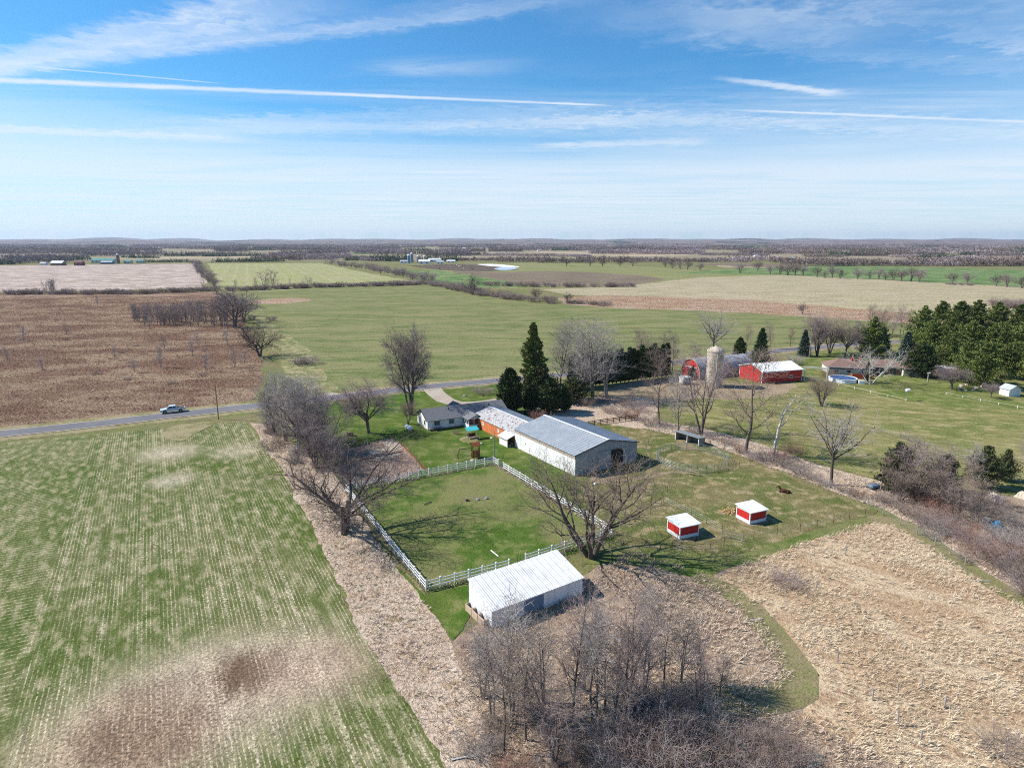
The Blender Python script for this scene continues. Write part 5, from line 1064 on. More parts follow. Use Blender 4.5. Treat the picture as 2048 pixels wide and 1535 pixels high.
wire_fence([(1335, 985), (1351, 942), (1415, 950), (1457, 942), (1500, 930), (1540, 924)], 'wire fence between the round pen and the horse paddock', 3.2, tpost)
wire_fence([(1150, 990), (1240, 1000), (1290, 990), (1330, 985)], 'wire fence behind the large bare tree below the arena barn', 3.5, tpost)
wire_fence([(1300, 935), (1290, 905), (1300, 880)], 'short wire fence beside the shaded end of the arena barn', 3.0, tpost)
wire_fence([(1645, 840), (1700, 850), (1800, 875), (1900, 910), (2048, 960)], 'thin wire fence crossing the yellow pasture', 8.0, tpost)
g_ = root_at(1371, 948, 'wooden_gate', 'small wooden rail gate by the round pen', 'gate', radians(-30))
for z in (.4, .8, 1.2): MB().box(0, 2.6, -.03, .03, z, z + .12).build('rail', P['palewood'], g_)
for x in (0, 1.3, 2.5): MB().box(x, x + .1, .032, .09, .1, 1.35).build('upright', P['palewood'], g_)
g_ = root_at(1443, 1074, 'wooden_gate', 'sagging grey pole gate at the corner beside the dry grass meadow', 'gate', radians(-28))
for z in (.5, 1.0): MB().tube([(0, 0, z), (3.2, 0, z - .15)], .05, 6).build('pole', P['greywood'], g_)
for x in (0, 3.1): MB().tube([(x, 0, 0), (x, 0, 1.3)], .07, 6).build('post', P['greywood'], g_)
posts = [(1745, 1400), (1795, 1388), (1842, 1376), (1795, 1450), (1888, 1415), (1675, 1325), (1840, 1488), (1690, 1110), (1630, 1185)]
for x, y in posts:
    b = at(x, y); o = link('fence_post', wpost, None, b, RT.uniform(0, 6)); o.rotation_euler = (RT.uniform(-.08, .08), RT.uniform(-.08, .08), 0); o.scale = (1, 1, RT.uniform(.9, 1.2))
    tag(o, 'lone grey wooden stake standing in the dry grass meadow', 'post', 'stakes in the dry grass meadow')
# dark rail fence behind the arena barn
dpost = MB().box(-.08, .08, -.08, .08, 0, 1.35).mesh('dark_post', P['darkwood'])
rail_fence(at(1176, 852), at(1275, 838), 8, 'dark brown rail fence behind the arena barn', dpost, (.45, .85, 1.2), 'wooden_rail_fence', m=P['darkwood'], key='d', h=.16, t=.06)
rail_fence(at(1050, 828), at(1078, 845), 3, 'short dark brown fence behind the orange stable', dpost, (.45, .85, 1.2), 'wooden_rail_fence', m=P['darkwood'], key='d', h=.16, t=.06)
# long low white rails near the pool
lpost = MB().box(-.06, .06, -.06, .06, 0, .72).mesh('low_post', P['vinyl'])
rail_fence(at(1648, 764), at(1812, 802), 5, 'long low white rail between the pool lawn and the pasture', lpost, (.6,), 'white_rail', m=P['concrete'], key='w', h=.07, t=.07)
rail_fence(at(1892, 789), at(2075, 824), 5, 'long low white rail in front of the fruit trees and the garden shed', lpost, (.6,), 'white_rail', m=P['concrete'], key='w', h=.07, t=.07)
gf = root_at(1608, 761, 'gate_frame', 'tall pale timber gate frame beside the red machine shed', 'gate frame', radians(-22))
for x in (0, 6.6): MB().box(x - .17, x + .17, -.17, .17, 0, 4.3).build('post', P['cream'], gf)
MB().box(-.5, 7.1, -.2, .2, 4.3, 4.75).build('beam', P['cream'], gf)
for z in (.4, .8, 1.2): MB().box(.15, 6.45, -.03, .03, z, z + .1).build('gate_bar', P['steel'], gf)

# ------------------------------------------------------------------ round pen
rp = root_at(1383, 921, 'round_pen', 'round horse pen of grey-green tubular panels', 'pen')
R_ = 7.3; n = 26; c = 2*R_*sin(pi/n)
pm = MB()
for z in (.15, .45, .75, 1.05, 1.35, 1.6): pm.tube([(-c/2 + .04, 0, z), (c/2 - .04, 0, z)], .024, 5)
for x in (-c/2 + .04, c/2 - .04): pm.tube([(x, 0, 0), (x, 0, 1.62)], .03, 5)
pm = pm.mesh('pen_panel', P['steel'])
for i in range(n):
    a = (i + .5)*2*pi/n; link('panel', pm, rp, (R_*cos(pi/n)*cos(a), R_*cos(pi/n)*sin(a), 0), a + pi/2)
# ------------------------------------------------------------------ poles
def util_pole(px, py, ytop, label, arm=True, r=.16, m='polewood'):
    h = htop(px, py, ytop); u = root_at(px, py, 'utility_pole' if arm else 'wooden_pole', label, 'pole', RT.uniform(-.3, .3))
    MB().tube([(0, 0, -.1), (.02, .01, h*.5), (0, 0, h)], [r, r*.9, r*.75], 8).build('pole', P[m], u)
    if arm:
        MB().box(-.9, .9, -.06, .06, h - .7, h - .58).build('crossarm', P['polewood'], u)
        for x in (-.8, 0.0, .8): MB().lathe([(.05, h - .58), (.07, h - .5), (.04, h - .42)], 8, (x, 0)).build('insulator', P['whitemetal'], u)
    return u
util_pole(437, 838, 768, 'tall bare utility pole beside the road near the pickup truck', False, .15)
util_pole(1012, 772, 730, 'utility pole across the road from the driveway', True, .15, 'greywood')
util_pole(988.5, 915, 861, 'slim grey wooden pole at the corner of the white paddock fence', False, .10, 'greywood')
util_pole(1618, 716, 648, 'thin utility pole beside the blue-grey spruce', True, .14, 'greywood')
util_pole(1102, 842, 822, 'short wooden post behind the orange stable', False, .14)
fl = root_at(1761, 981, 'floodlight_pole', 'wooden pole carrying two dark floodlights at the thicket edge', 'pole', radians(15)); h = htop(1761, 981, 946)
MB().tube([(0, 0, -.1), (.05, 0, h)], [.15, .12], 8).build('pole', P['palewood'], fl)
MB().box(-.7, .5, -.05, .05, h - .25, h - .15).build('bracket', P['steel'], fl)
for x in (-.65, .45): MB().lathe([(.05, -.3), (.3, -.2), (.34, .1), (.3, .14)], 12).build('lamp_head', P['black'], fl, (x, -.1, h - .25)).rotation_euler = (radians(60), 0, 0)
bhs = root_at(1813, 801, 'birdhouse', 'white birdhouse on a thin post at the end of the long white rail', 'birdhouse'); h = htop(1813, 801, 778)
MB().tube([(0, 0, 0), (0, 0, h - .6)], .06, 6).build('post', P['greywood'], bhs)
MB().prism([(-.45, h - .6), (.45, h - .6), (.45, h - .1), (0, h + .25), (-.45, h - .1)], -.45, .45).build('box', P['white'], bhs)
bhs = root_at(1855, 765, 'scarecrow_post', 'stubby weathered post with a board near the low outbuilding', 'post'); MB().box(-.15, .15, -.15, .15, 0, 3.0).build('post', P['greywood'], bhs); MB().slab([(-.5, -.3, 3.0), (.5, -.3, 3.2), (.5, .3, 3.4), (-.5, .3, 3.2)], .08).build('board', P['greywood'], bhs)

# ------------------------------------------------------------------ yard things
pt = root_at(817, 861, 'propane_tank', 'white horizontal propane tank on the lawn beside the house', 'tank', radians(-55))
MB().lathe([(.02, -1.45), (.3, -1.38), (.52, -1.15), (.55, -.9), (.55, .9), (.52, 1.15), (.3, 1.38), (.02, 1.45)], 18).build('tank_body', P['whitemetal'], pt, (0, 0, .85)).rotation_euler = (0, pi/2, 0)
for x in (-.8, .8): MB().box(x - .08, x + .08, -.4, .4, 0, .45).build('saddle', P['concrete'], pt)
MB().lathe([(.14, 1.35), (.14, 1.5), (.05, 1.58)], 10).build('valve_cap', P['steel'], pt)
cp = root_at(944, 876, 'canopy_swing', 'garden seat under a teal plastic canopy on the lawn behind the house', 'garden swing', radians(27))
for x in (-1.3, 1.3):
    for y in (-.9, .9): MB().bar((x, y, 0), (x*.92, y*.75, 2.25), .07).build('leg', P['steel'], cp)
for i in range(4): MB().slab([(-1.5 + i*.75, -1.1, 2.2), (-1.5 + i*.75 + .72, -1.1, 2.2), (-1.5 + i*.75 + .72, .75, 2.65), (-1.5 + i*.75, .75, 2.65)], .04).build('canopy_sheet', P['teal'], cp)
MB().box(-1.0, 1.0, -.45, .35, .45, .55).build('seat', P['darkwood'], cp); MB().box(-1.0, 1.0, .3, .42, .56, 1.2).build('backrest', P['darkwood'], cp)
MB().box(-1.2, 1.2, -.95, -.6, .35, .43).build('footrest', P['greywood'], cp)
ps = root_at(951, 916, 'play_tower', 'reddish wooden play tower with roof and swing beam on the worn circle', 'play tower', radians(15))
for x in (-.75, .75):
    for y in (-.7, .7): MB().box(x - .06, x + .06, y - .06, y + .06, 0, 3.0).build('post', P['reddishwood'], ps)
MB().box(-.8, .8, -.75, .75, 1.25, 1.35).build('floor', P['reddishwood'], ps)
for i in range(5):
    MB().box(-.69 + i*.29, -.69 + i*.29 + .25, -.78, -.755, .35, 2.05).build('plank', P['reddishwood'], ps)
    MB().box(.755, .78, -.65 + i*.27, -.65 + i*.27 + .22, .4, 2.0).build('plank', P['darkwood'], ps)
MB().slab([(-.95, -.95, 2.95), (.95, -.95, 2.95), (.95, 0, 3.6), (-.95, 0, 3.6)], .06).build('roof_slope', P['reddishwood'], ps)
MB().slab([(-.95, .95, 2.95), (.95, .95, 2.95), (.95, 0, 3.6), (-.95, 0, 3.6)], .06).build('roof_slope', P['reddishwood'], ps)
MB().bar((-.8, 0, 2.35), (-3.5, .1, 2.25), .13).build('swing_beam', P['darkwood'], ps)
for y in (-.8, 1.0): MB().bar((-3.4, .1, 2.25), (-3.9, y, 0), .1).build('swing_leg', P['darkwood'], ps)
for x in (-1.7, -2.6):
    sw = MB().box(x - .25, x + .25, -.08, .12, .5, .54).build('swing_seat', P['black'], ps)
    MB().bar((x - .22, .02, .52), (x - .22, .02, 2.3), .025).bar((x + .22, .02, .52), (x + .22, .02, 2.3), .025).build('rope', P['steel'], sw)
def rock(px, py, s, label, m='concrete', name='boulder', cat='rock'):
    rr = np.random.default_rng(int(px)); bm = bmesh.new(); bmesh.ops.create_icosphere(bm, subdivisions=2, radius=s)
    for v in bm.verts: v.co *= 1 + rr.uniform(-.22, .22); v.co.z = max(-s*.3, v.co.z*.65)
    me = bpy.data.meshes.new(name); bm.to_mesh(me); bm.free(); me.materials.append(P[m]); b = at(px, py)
    return tag(link(name, me, None, (b.x, b.y, s*.28)), label, cat)
rock(962, 888, .45, 'pale rock on the lawn between the play tower and the stable')
rock(983, 876, .3, 'small pale stone on the lawn below the orange stable wall', 'white')
rock(929, 792, .55, 'dark boulder on the front lawn beside the driveway', 'greywood')
rock(945, 922, .5, 'pale grey rock against the fence below the play tower', 'concrete')
rock(1190, 968, .35, 'pale stone near the shaded gable of the arena barn', 'whitemetal')
# practice jump and poles in the paddock
j = root_at(953, 1000, 'jump_poles', 'two pale ground poles resting on white blocks in the paddock', 'jump', radians(14))
for x in (-1.7, .15, 1.7): MB().lathe([(.26, 0), (.26, .38), (.2, .4)], 10).build('block', P['white' if x > -1 else 'black'], j, (x, 0 if x < 1 else .1, 0))
MB().tube([(-1.9, 0, .42), (.2, 0, .45)], .06, 7).build('pole', P['palewood'], j); MB().tube([(.1, .02, .45), (2.0, .1, .44)], .06, 7).build('pole', P['palewood'], j)
p0, p1 = at(982, 1101), at(997, 1113); pp = MB().tube([(p0.x, p0.y, .08), (p1.x, p1.y, .08)], .085, 8).build('ground_pole', P['white']); tag(pp, 'white pole lying on the paddock turf near the gate gap', 'pole')
fr = root_at(856, 1007, 'ground_frame', 'small dark metal frame lying on the paddock turf', 'frame', radians(50))
for a_, b_ in (((-.8, -.2), (.8, -.2)), ((-.8, .2), (.8, .2)), ((-.8, -.2), (-.8, .2)), ((.8, -.2), (.8, .2))): MB().bar((*a_, .08), (*b_, .08), .09).build('bar', P['black'], fr)
bd = root_at(1508, 1240, 'plank', 'grey plank laid across the mown track bend', 'plank', radians(14)); MB().box(-1.3, 1.3, -.14, .14, .05, .12).build('plank_board', P['greywood'], bd); MB().box(-1.2, -1.0, -.2, .2, 0, .05).box(1.0, 1.2, -.2, .2, 0, .05).build('batten', P['greywood'], bd)
bd = root_at(1966, 1162, 'plank', 'grey plank laid across the mown track by the thicket', 'plank', radians(-3)); MB().box(-1.1, 1.1, -.14, .14, .05, .12).build('plank_board', P['greywood'], bd); MB().box(-.9, -.7, -.2, .2, 0, .05).box(.7, .9, -.2, .2, 0, .05).build('batten', P['greywood'], bd)
# junk in the right thicket
def tarp(px, py, w, d, h, m, label, seed):
    rr = np.random.default_rng(seed); n = 9; vs = []
    for i in range(n):
        for k in range(n):
            x = (i/(n-1) - .5)*w; y = (k/(n-1) - .5)*d; e = min(1, 2.2*(1 - max(abs(2*x/w), abs(2*y/d))))
            vs.append((x + rr.uniform(-.1, .1), y + rr.uniform(-.1, .1), h*e*rr.uniform(.75, 1.1) + .02))
    fs = [(i*n + k, (i+1)*n + k, (i+1)*n + k + 1, i*n + k + 1) for i in range(n-1) for k in range(n-1)]
    b = at(px, py); return tag(MB().add(vs, fs).build('tarp', P[m], None, (b.x, b.y, 0), .6), label, 'tarp')
tarp(1966, 1044, 2.6, 3.4, .9, 'greywood', 'pale grey tarp over a heap in the right thicket', 1)
tarp(1994, 1052, 1.5, 1.2, .8, 'bluetarp', 'crumpled bright blue tarp in the right thicket', 2)
tarp(1985, 998, 3.0, 2.0, 1.1, 'concrete', 'pale sheet over scrap at the pasture edge', 3)
tarp(2045, 994, 2.6, 2.0, 1.0, 'concrete', 'pale heap beside the dark scrap at the pasture edge', 4)
tg = root_at(1745, 981, 'garden_trailer', 'small dark blue trailer parked beside the floodlight pole', 'trailer', radians(10))
MB().box(0, 1.6, 0, 1.0, .45, .95).build('tub', P['bluegrey'], tg); MB().bar((1.6, .5, .5), (2.5, .5, .4), .07).build('drawbar', P['steel'], tg)
for y in (-.08, 1.08): MB().lathe([(.2, -.06), (.28, -.05), (.28, .05), (.2, .06)], 12).build('wheel', P['tyre'], tg, (.8, y, .28)).rotation_euler = (pi/2, 0, 0)
# timber edging of the garden
for (a_, b_, lab) in [((800, 886), (862, 948), 'timber edging between the garden plot and the lawn'), ((650, 905), (740, 888), 'dark log edging at the far side of the garden plot'), ((715, 922), (806, 903), 'reddish timber across the middle of the garden plot')]:
    A_, B_ = at(*a_), at(*b_); tag(MB().bar((A_.x, A_.y, .12), (B_.x, B_.y, .12), .2, .22).build('garden_timber', P['darkwood' if 'dark' in lab else 'reddishwood']), lab, 'timber')
ch = root_at(735, 893, 'fence_stake', 'thin pale stake at the corner of the garden plot', 'post'); MB().tube([(0, 0, 0), (0, 0, 1.5)], .05, 6).build('stake', P['white'], ch)
ld = root_at(694, 872, 'firewood_rack', 'small grey woodpile frame at the edge of the lawn by the tree clump', 'woodpile', .4)
for x in (0, 1.5): MB().bar((x, 0, 0), (x, 0, 1.1), .08).build('upright', P['greywood'], ld)
for i in range(12): MB().tube([(.15 + (i % 4)*.36, -.4, .17 + (i//4)*.3), (.15 + (i % 4)*.36, .4, .17 + (i//4)*.3)], .15, 7).build('log', P['polewood'], ld)
# rock garden bed on the right
rr = random.Random(8)
for i in range(14):
    x = 1915 + 75*rr.random(); y = 770 + 12*rr.random()
    rock(x, y, rr.uniform(.35, .8), 'pale stone in the rock bed between the two fruit trees', 'concrete').__setitem__('group', 'stones of the rock bed')

# ------------------------------------------------------------------ pickup truck
tk = root_at(346, 824.5, 'pickup_truck', 'pale silver-blue crew-cab pickup truck driving on the country road', 'pickup truck', math.atan2((at(437, 820) - at(200, 847)).y, (at(437, 820) - at(200, 847)).x) + pi)
tk.location.z = .135
tm = P['silver']; hw = .98
prof_ = [(-2.9, .5), (-2.95, .75), (-2.88, 1.12), (-.95, 1.15), (.0, 1.15), (1.45, 1.15), (2.55, 1.06), (2.85, .92), (2.92, .6), (2.88, .42), (-2.8, .42)]
prof_ = [(2.92, .45), (2.95, .75), (2.82, 1.02), (1.45, 1.16), (-.9, 1.16), (-.9, 1.18), (-2.9, 1.18), (-2.95, .9), (-2.9, .5)]
def ext(poly, y0, y1, name, m, parent, inset=0.0, loc=(0, 0, 0)):
    n = len(poly); mb = MB(); mb.add([(x, y0, z) for x, z in poly] + [(x, y1, z) for x, z in poly], [tuple(range(n)), tuple(range(2*n-1, n-1, -1))] + [(i, i+n, (i+1) % n + n, (i+1) % n) for i in range(n)])
    return mb.build(name, m, parent, loc)
bdy = ext(prof_, -hw, hw, 'body', tm, tk)
# cab: tapered
c0 = [(1.5, 1.16), (.75, 1.82), (-.75, 1.86), (-1.05, 1.17)]
mb = MB(); n = 4
mb.add([(x, -hw*(.97 if z < 1.5 else .78), z) for x, z in c0] + [(x, hw*(.97 if z < 1.5 else .78), z) for x, z in c0], [(0, 1, 2, 3), (7, 6, 5, 4)] + [(i, i+n, (i+1) % n + n, (i+1) % n) for i in range(n)])
mb.build('cab', tm, tk)
for s in (-1, 1):
    for (xa, xb, xc, xd) in ((1.18, .62, .02, .02), (-.08, -.08, -.66, -.84)):
        MB().add([(xa, s*hw*.955, 1.24), (xb, s*hw*.82, 1.74), (xc, s*hw*.82, 1.74), (xd, s*hw*.955, 1.24)] + [(xa, s*hw*.9, 1.24), (xb, s*hw*.76, 1.74), (xc, s*hw*.76, 1.74), (xd, s*hw*.9, 1.24)], [(0, 1, 2, 3), (7, 6, 5, 4), (0, 4, 5, 1), (1, 5, 6, 2), (2, 6, 7, 3), (3, 7, 4, 0)]).build('side_window', P['glass'], tk)
    MB().box(.95, 1.2, s*hw - .02 if s < 0 else hw - .02, s*(hw + .2) if s > 0 else -hw + .02, 1.18, 1.36).build('mirror', P['black'], tk)
    MB().box(2.78, 2.93, s*.62 - .25, s*.62 + .25, .78, .95).build('headlight', P['whitemetal'], tk)
    MB().box(-2.97, -2.9, s*.8 - .1, s*.8 + .1, .72, 1.08).build('tail_light', P['red'], tk)
    for x in (1.9, -1.85):
        wh = MB().lathe([(.25, -.13), (.40, -.12), (.41, 0), (.40, .12), (.25, .13)], 20).build('wheel', P['tyre'], tk, (x, s*(hw - .1), .41)); wh.rotation_euler = (pi/2, 0, 0)
        MB().lathe([(.05, -.145), (.24, -.14), (.25, 0), (.24, .14), (.05, .145)], 14).build('rim', P['steel'], wh)
        MB().lathe([(.48, -.02), (.48, .02)], 20).build('wheel_arch', P['black'], tk, (x, s*(hw - .012), .46)).rotation_euler = (pi/2, 0, 0)
mb = MB(); mb.add([(1.42, -.85, 1.26), (.84, -.72, 1.76), (.84, .72, 1.76), (1.42, .85, 1.26), (1.36, -.85, 1.22), (.78, -.72, 1.72), (.78, .72, 1.72), (1.36, .85, 1.22)], [(0, 1, 2, 3), (7, 6, 5, 4), (0, 4, 5, 1), (1, 5, 6, 2), (2, 6, 7, 3), (3, 7, 4, 0)]); mb.build('windscreen', P['glass'], tk)
MB().box(-2.8, -1.12, -.82, .82, 1.175, 1.19).build('cargo_bed', P['dark'], tk)
MB().box(2.9, 3.02, -.9, .9, .48, .68).box(-3.04, -2.92, -.9, .9, .5, .68).build('bumper', P['steel'], tk)
MB().box(2.93, 2.97, -.55, .55, .72, .98).build('grille', P['black'], tk)

# ------------------------------------------------------------------ resting horse
hz = root_at(1569, 985, 'horse', 'dark bay horse lying in the horse paddock with its head raised', 'horse', radians(155))
sk = {}
J = [((0, 0, .42), .34, .36), ((-.45, 0, .44), .34, .36), ((-.8, 0, .38), .26, .28), ((.4, 0, .46), .31, .34), ((.7, 0, .60), .20, .24), ((.95, .02, .92), .14, .19), ((1.10, .03, 1.18), .10, .15), ((1.28, .04, 1.15), .085, .11), ((1.5, .05, 1.0), .065, .075), ((1.58, .05, .95), .055, .06),
     ((.5, .30, .22), .10, .10), ((.95, .36, .12), .07, .07), ((.75, .52, .08), .055, .055), ((.5, -.30, .22), .10, .10), ((.98, -.30, .12), .07, .07), ((1.25, -.34, .08), .05, .05),
     ((-.6, .34, .24), .16, .16), ((-.2, .52, .16), .10, .10), ((-.62, .62, .09), .06, .06), ((-.3, .68, .07), .05, .05), ((-.6, -.34, .24), .16, .16), ((-.15, -.5, .16), .1, .1), ((-.55, -.58, .09), .06, .06), ((-1.05, 0, .36), .08, .08), ((-1.22, .05, .14), .06, .06), ((1.08, .09, 1.32), .03, .04), ((1.08, -.05, 1.32), .03, .04)]
Eg = [(0, 1), (1, 2), (0, 3), (3, 4), (4, 5), (5, 6), (6, 7), (7, 8), (8, 9), (3, 10), (10, 11), (11, 12), (3, 13), (13, 14), (14, 15), (1, 16), (16, 17), (17, 18), (18, 19), (1, 20), (20, 21), (21, 22), (2, 23), (23, 24), (6, 25), (6, 26)]
me = bpy.data.meshes.new('horse_body'); me.from_pydata([j_[0] for j_ in J], Eg, []); me.materials.append(P['bay'])
ho = link('body', me, hz)
md = ho.modifiers.new('skin', 'SKIN')
for i, j_ in enumerate(J): me.skin_vertices[0].data[i].radius = (j_[1], j_[2])
me.skin_vertices[0].data[0].use_root = True
sub = ho.modifiers.new('sub', 'SUBSURF'); sub.levels = 2; sub.render_levels = 2
MB().tube([(.72, .0, .84), (.92, .02, 1.1), (1.05, .03, 1.3)], [.05, .06, .04], 6).build('mane', P['black'], hz)
MB().lathe([(.06, 0), (.07, .12), (.05, .16)], 8).build('white_sock', P['white'], hz, (1.2, -.34, .0))
hz.scale = (.95, .95, .95)

# ------------------------------------------------------------------ far farms and houses
def far_shed(px, py, w, d, eh, rh, wm, rm, name, label, cat, rz=0.0, group=None, win=2):
    r = root_at(px, py, name, label, cat, rz, group)
    MB().prism([(0, 0), (d, 0), (d, eh), (d/2, rh - .1), (0, eh)], 0, w).build('wall', P[wm], r)
    for y0 in (-.5, d + .5): MB().slab([(-.4, y0, eh - .15), (w + .4, y0, eh - .15), (w + .4, d/2, rh), (-.4, d/2, rh)], .15).build('roof_slope', P[rm], r)
    for k in range(win): window(r, (w*(k + .5)/win, -.04, eh*.5), (1, 0, 0), None, w/win*.35, eh*.4, (0, -1, 0), P['whitemetal'], P['glass'], 0)
    return r
far_shed(101, 531, 22, 12, 5, 8.5, 'brownwall', 'whitemetal', 'far_barn', 'brown barn with pale roof at the far edge of the bare field', 'barn')
far_shed(148, 531, 15, 9, 5.5, 8.5, 'maroon', 'maroon', 'far_barn', 'small maroon barn beside the pale-roofed brown barn far off', 'barn')
far_shed(182, 526, 46, 16, 6, 9, 'cream', 'green_roof', 'far_barn', 'long green-roofed barn on the far left farm', 'barn', 0, None, 6)
far_shed(201, 528, 22, 10, 4, 6, 'bluegrey', 'greyroof', 'far_barn', 'lower grey-roofed shed in front of the long green-roofed barn', 'barn')
far_shed(247, 527, 14, 9, 4.5, 7, 'cream', 'green_roof', 'far_house', 'pale house with teal roof beside the brown silo', 'house')
far_shed(272, 526, 14, 9, 4.5, 7, 'cream', 'green_roof', 'far_house', 'pale house with teal roof in front of the conifer row', 'house')
far_shed(80, 530, 10, 7, 3.5, 5.5, 'whitemetal', 'greyroof', 'far_house', 'small white house left of the brown barn by the dark wood', 'house')
for (px, py, h_, r_, mm, lab) in [(237, 527, 19, 3.0, 'brownwall', 'tall brown silo on the far left farm'), (818, 526, 17, 3.2, 'bluegrey', 'dark blue silo on the far dairy farm beside the conifers'), (824, 525, 20, 3.0, 'bluegrey', 'taller pale-topped silo on the far dairy farm'), (836, 525, 14, 2.6, 'concrete', 'small concrete silo in front of the white dairy barns'), (849, 525, 14, 3.0, 'concrete', 'concrete silo rising behind the white dairy barn')]:
    s_ = root_at(px, py, 'far_silo', lab, 'silo'); k_ = h_*.9
    MB().lathe([(r_, 0), (r_, k_*.5), (r_ + .05, k_*.5), (r_ + .05, k_*.52), (r_, k_*.52), (r_, k_)], 16).build('silo_wall', P[mm], s_)
    MB().lathe([(r_ + .1, k_), (r_*.85, k_ + 1.2), (r_*.4, k_ + 2.0), (.1, k_ + 2.3)], 16).build('dome', P['whitemetal'], s_)
for (px, py, w, d, e_, r_, lab, rz_) in [(837, 527.5, 22, 12, 5, 8, 'white dairy barn nearest the feedlot mud', 0), (858, 524, 26, 12, 5, 8, 'white dairy barn behind the concrete silo', .3), (873, 527.5, 14, 10, 4, 6.5, 'small white dairy shed with dark side beside the feedlot', .1), (800, 526, 16, 8, 4, 6, 'low grey shed by the conifers of the dairy farm', 0), (893, 525, 18, 8, 3.5, 5.5, 'low pale shed behind the feedlot mud', 0)]:
    far_shed(px, py, w, d, e_, r_, 'whitemetal', 'greyroof' if 'grey' in lab or 'dark' in lab else 'whitemetal', 'far_barn', lab, 'barn', rz_)
fh = [(883, 499), (925, 497), (976, 499), (1076, 502), (1172, 503), (1190, 503), (1386, 497), (1413, 497), (1433, 497), (1450, 497), (1601, 501), (1622, 501), (1742, 499), (1752, 499), (1771, 500), (1813, 503), (1824, 503), (1838, 502), (1852, 502), (1862, 501), (1536, 499), (1560, 499), (1589, 499), (1510, 513), (1466, 518), (1530, 518), (1550, 518), (1582, 518), (1000, 499), (1020, 498), (940, 500), (1105, 500), (40, 500), (4, 497), (612, 497), (632, 499), (650, 497), (1912, 500), (1990, 487.5), (2004, 487.5), (2018, 487.5), (2034, 487.5), (1968, 499), (560, 497), (700, 500), (640, 516)]
for i, (px, py) in enumerate(fh):
    sc = (481 - py)/-20.0
    d_ = at(px, py).y; w = max(12, min(26, d_*.0045))
    far_shed(px, py, w*RT.uniform(.8, 1.3), w*.6, w*.22, w*.42, ('whitemetal', 'cream', 'whitemetal', 'white')[i % 4], ('greyroof', 'whitemetal', 'brownshingle', 'greyroof')[i % 4], 'far_house', 'tiny pale house scattered among the distant woods', 'house', RT.uniform(-.5, .5), 'distant houses among the woods', 2)
# dairy farm pond and white lime pile
sheet('farm_pond', [(985, 537), (1010, 533.5), (1040, 536.5), (1020, 540), (995, 540)], M['water'], 1, 10, smooth=2)
sheet('white_lime_bank', [(950, 528), (990, 527.5), (1035, 532), (1040, 535), (1000, 534), (960, 530)], field_mat('white_lime_ground', (.75, .72, .68), (.62, .58, .52), None, None, 20, bump=.2), 1.5, 8, smooth=1)
rr = random.Random(6)
cow = MB().box(-1.0, 1.0, -.35, .35, .7, 1.4).box(.9, 1.5, -.2, .2, 1.0, 1.5)
for x in (-.85, .7):
    for y in (-.3, .15): cow.box(x, x + .15, y, y + .15, 0, .75)
cow_me = [cow.mesh('cow_body', P[k]) for k in ('black', 'white', 'brownwall')]
for i in range(26):
    b = at(825 + 150*rr.random(), 530 + 9*rr.random()); o = link('cow', cow_me[i % 3], None, b, rr.uniform(0, 6)); tag(o, 'tiny cow standing on the far feedlot mud', 'cow', 'cows on the far feedlot')

# ------------------------------------------------------------------ distant woods
def wood_patch(name, seed, nx, ny, kind, m):
    rgw = np.random.default_rng(seed); n = nx*ny
    gx, gy = np.meshgrid(np.arange(nx), np.arange(ny)); C = np.stack([gx.ravel()*8. + rgw.uniform(-4, 4, n) - nx*4, gy.ravel()*8. + rgw.uniform(-4, 4, n) - ny*4, np.zeros(n)], -1)
    hh = rgw.uniform(.55, 1.0, n)*18
    if kind == 'bare':
        k = 26; B = C[:, None].repeat(k, 1) + np.stack([rgw.normal(0, .5, (n, k)), rgw.normal(0, .5, (n, k)), rgw.uniform(.05, .55, (n, k))*hh[:, None]], -1)
        D = unit(rgw.normal(0, 1, (n, k, 3))*np.array([1, 1, .3]) + np.array([0, 0, 1.1]))
        ln = (rgw.uniform(.3, .5, (n, k))*hh[:, None]).ravel(); wd = ln*.075
    else:
        k = 44; t = rgw.uniform(.05, 1, (n, k)); a = rgw.uniform(0, 6.28, (n, k)); R = (1 - t)*.24*hh[:, None]
        B = C[:, None] + np.stack([np.cos(a)*R*.4, np.sin(a)*R*.4, t*hh[:, None]*.95], -1)
        D = unit(np.stack([np.cos(a), np.sin(a), np.full_like(a, .1)], -1)); ln = (R + .8).ravel(); wd = ln*.35
    V, Fc = kites(rgw, B.reshape(-1, 3), D.reshape(-1, 3), ln, wd)
    if kind == 'bare':
        z = np.zeros((n, 2, 3)); z[:] = C[:, None]; z[:, 1, 2] = hh*.6
        tv = tubes(z, np.tile([[.35, .15]], (n, 1)), 3); V, Fc = merge([(V, Fc), tv])
    return np_mesh(name, V, Fc, m)
W_P = bark_mat('far_bare_wood', (.27, .205, .205), (.40, .315, .305), .3); W_B = bark_mat('far_brown_wood', (.20, .145, .12), (.30, .23, .19), .25)
bareP = [wood_patch('bare_wood', s_, 14, 6, 'bare', W_P if s_ % 2 else W_B) for s_ in (1, 2, 3, 4)]
conP = [wood_patch('conifer_wood', s_, 12, 4, 'con', L_SPRUCE) for s_ in (7, 8)]
def put_wood(px, py, kind, sc=1.0, hs_=1.0, rz=None, hill=0.0):
    me = rr.choice(bareP if kind == 'b' else conP); b = at(px, py)
    o = link('bare_wood' if kind == 'b' else 'conifer_wood', me, None, (b.x, b.y, hill), (rr.uniform(-.25, .25) + (pi if rr.random() < .5 else 0)) if rz is None else rz)
    o.scale = (sc, sc, hs_); o['kind'] = 'stuff'; o['label'] = 'far-off leafless wood seen as one mass' if kind == 'b' else 'far-off dark conifer wood seen as one mass'
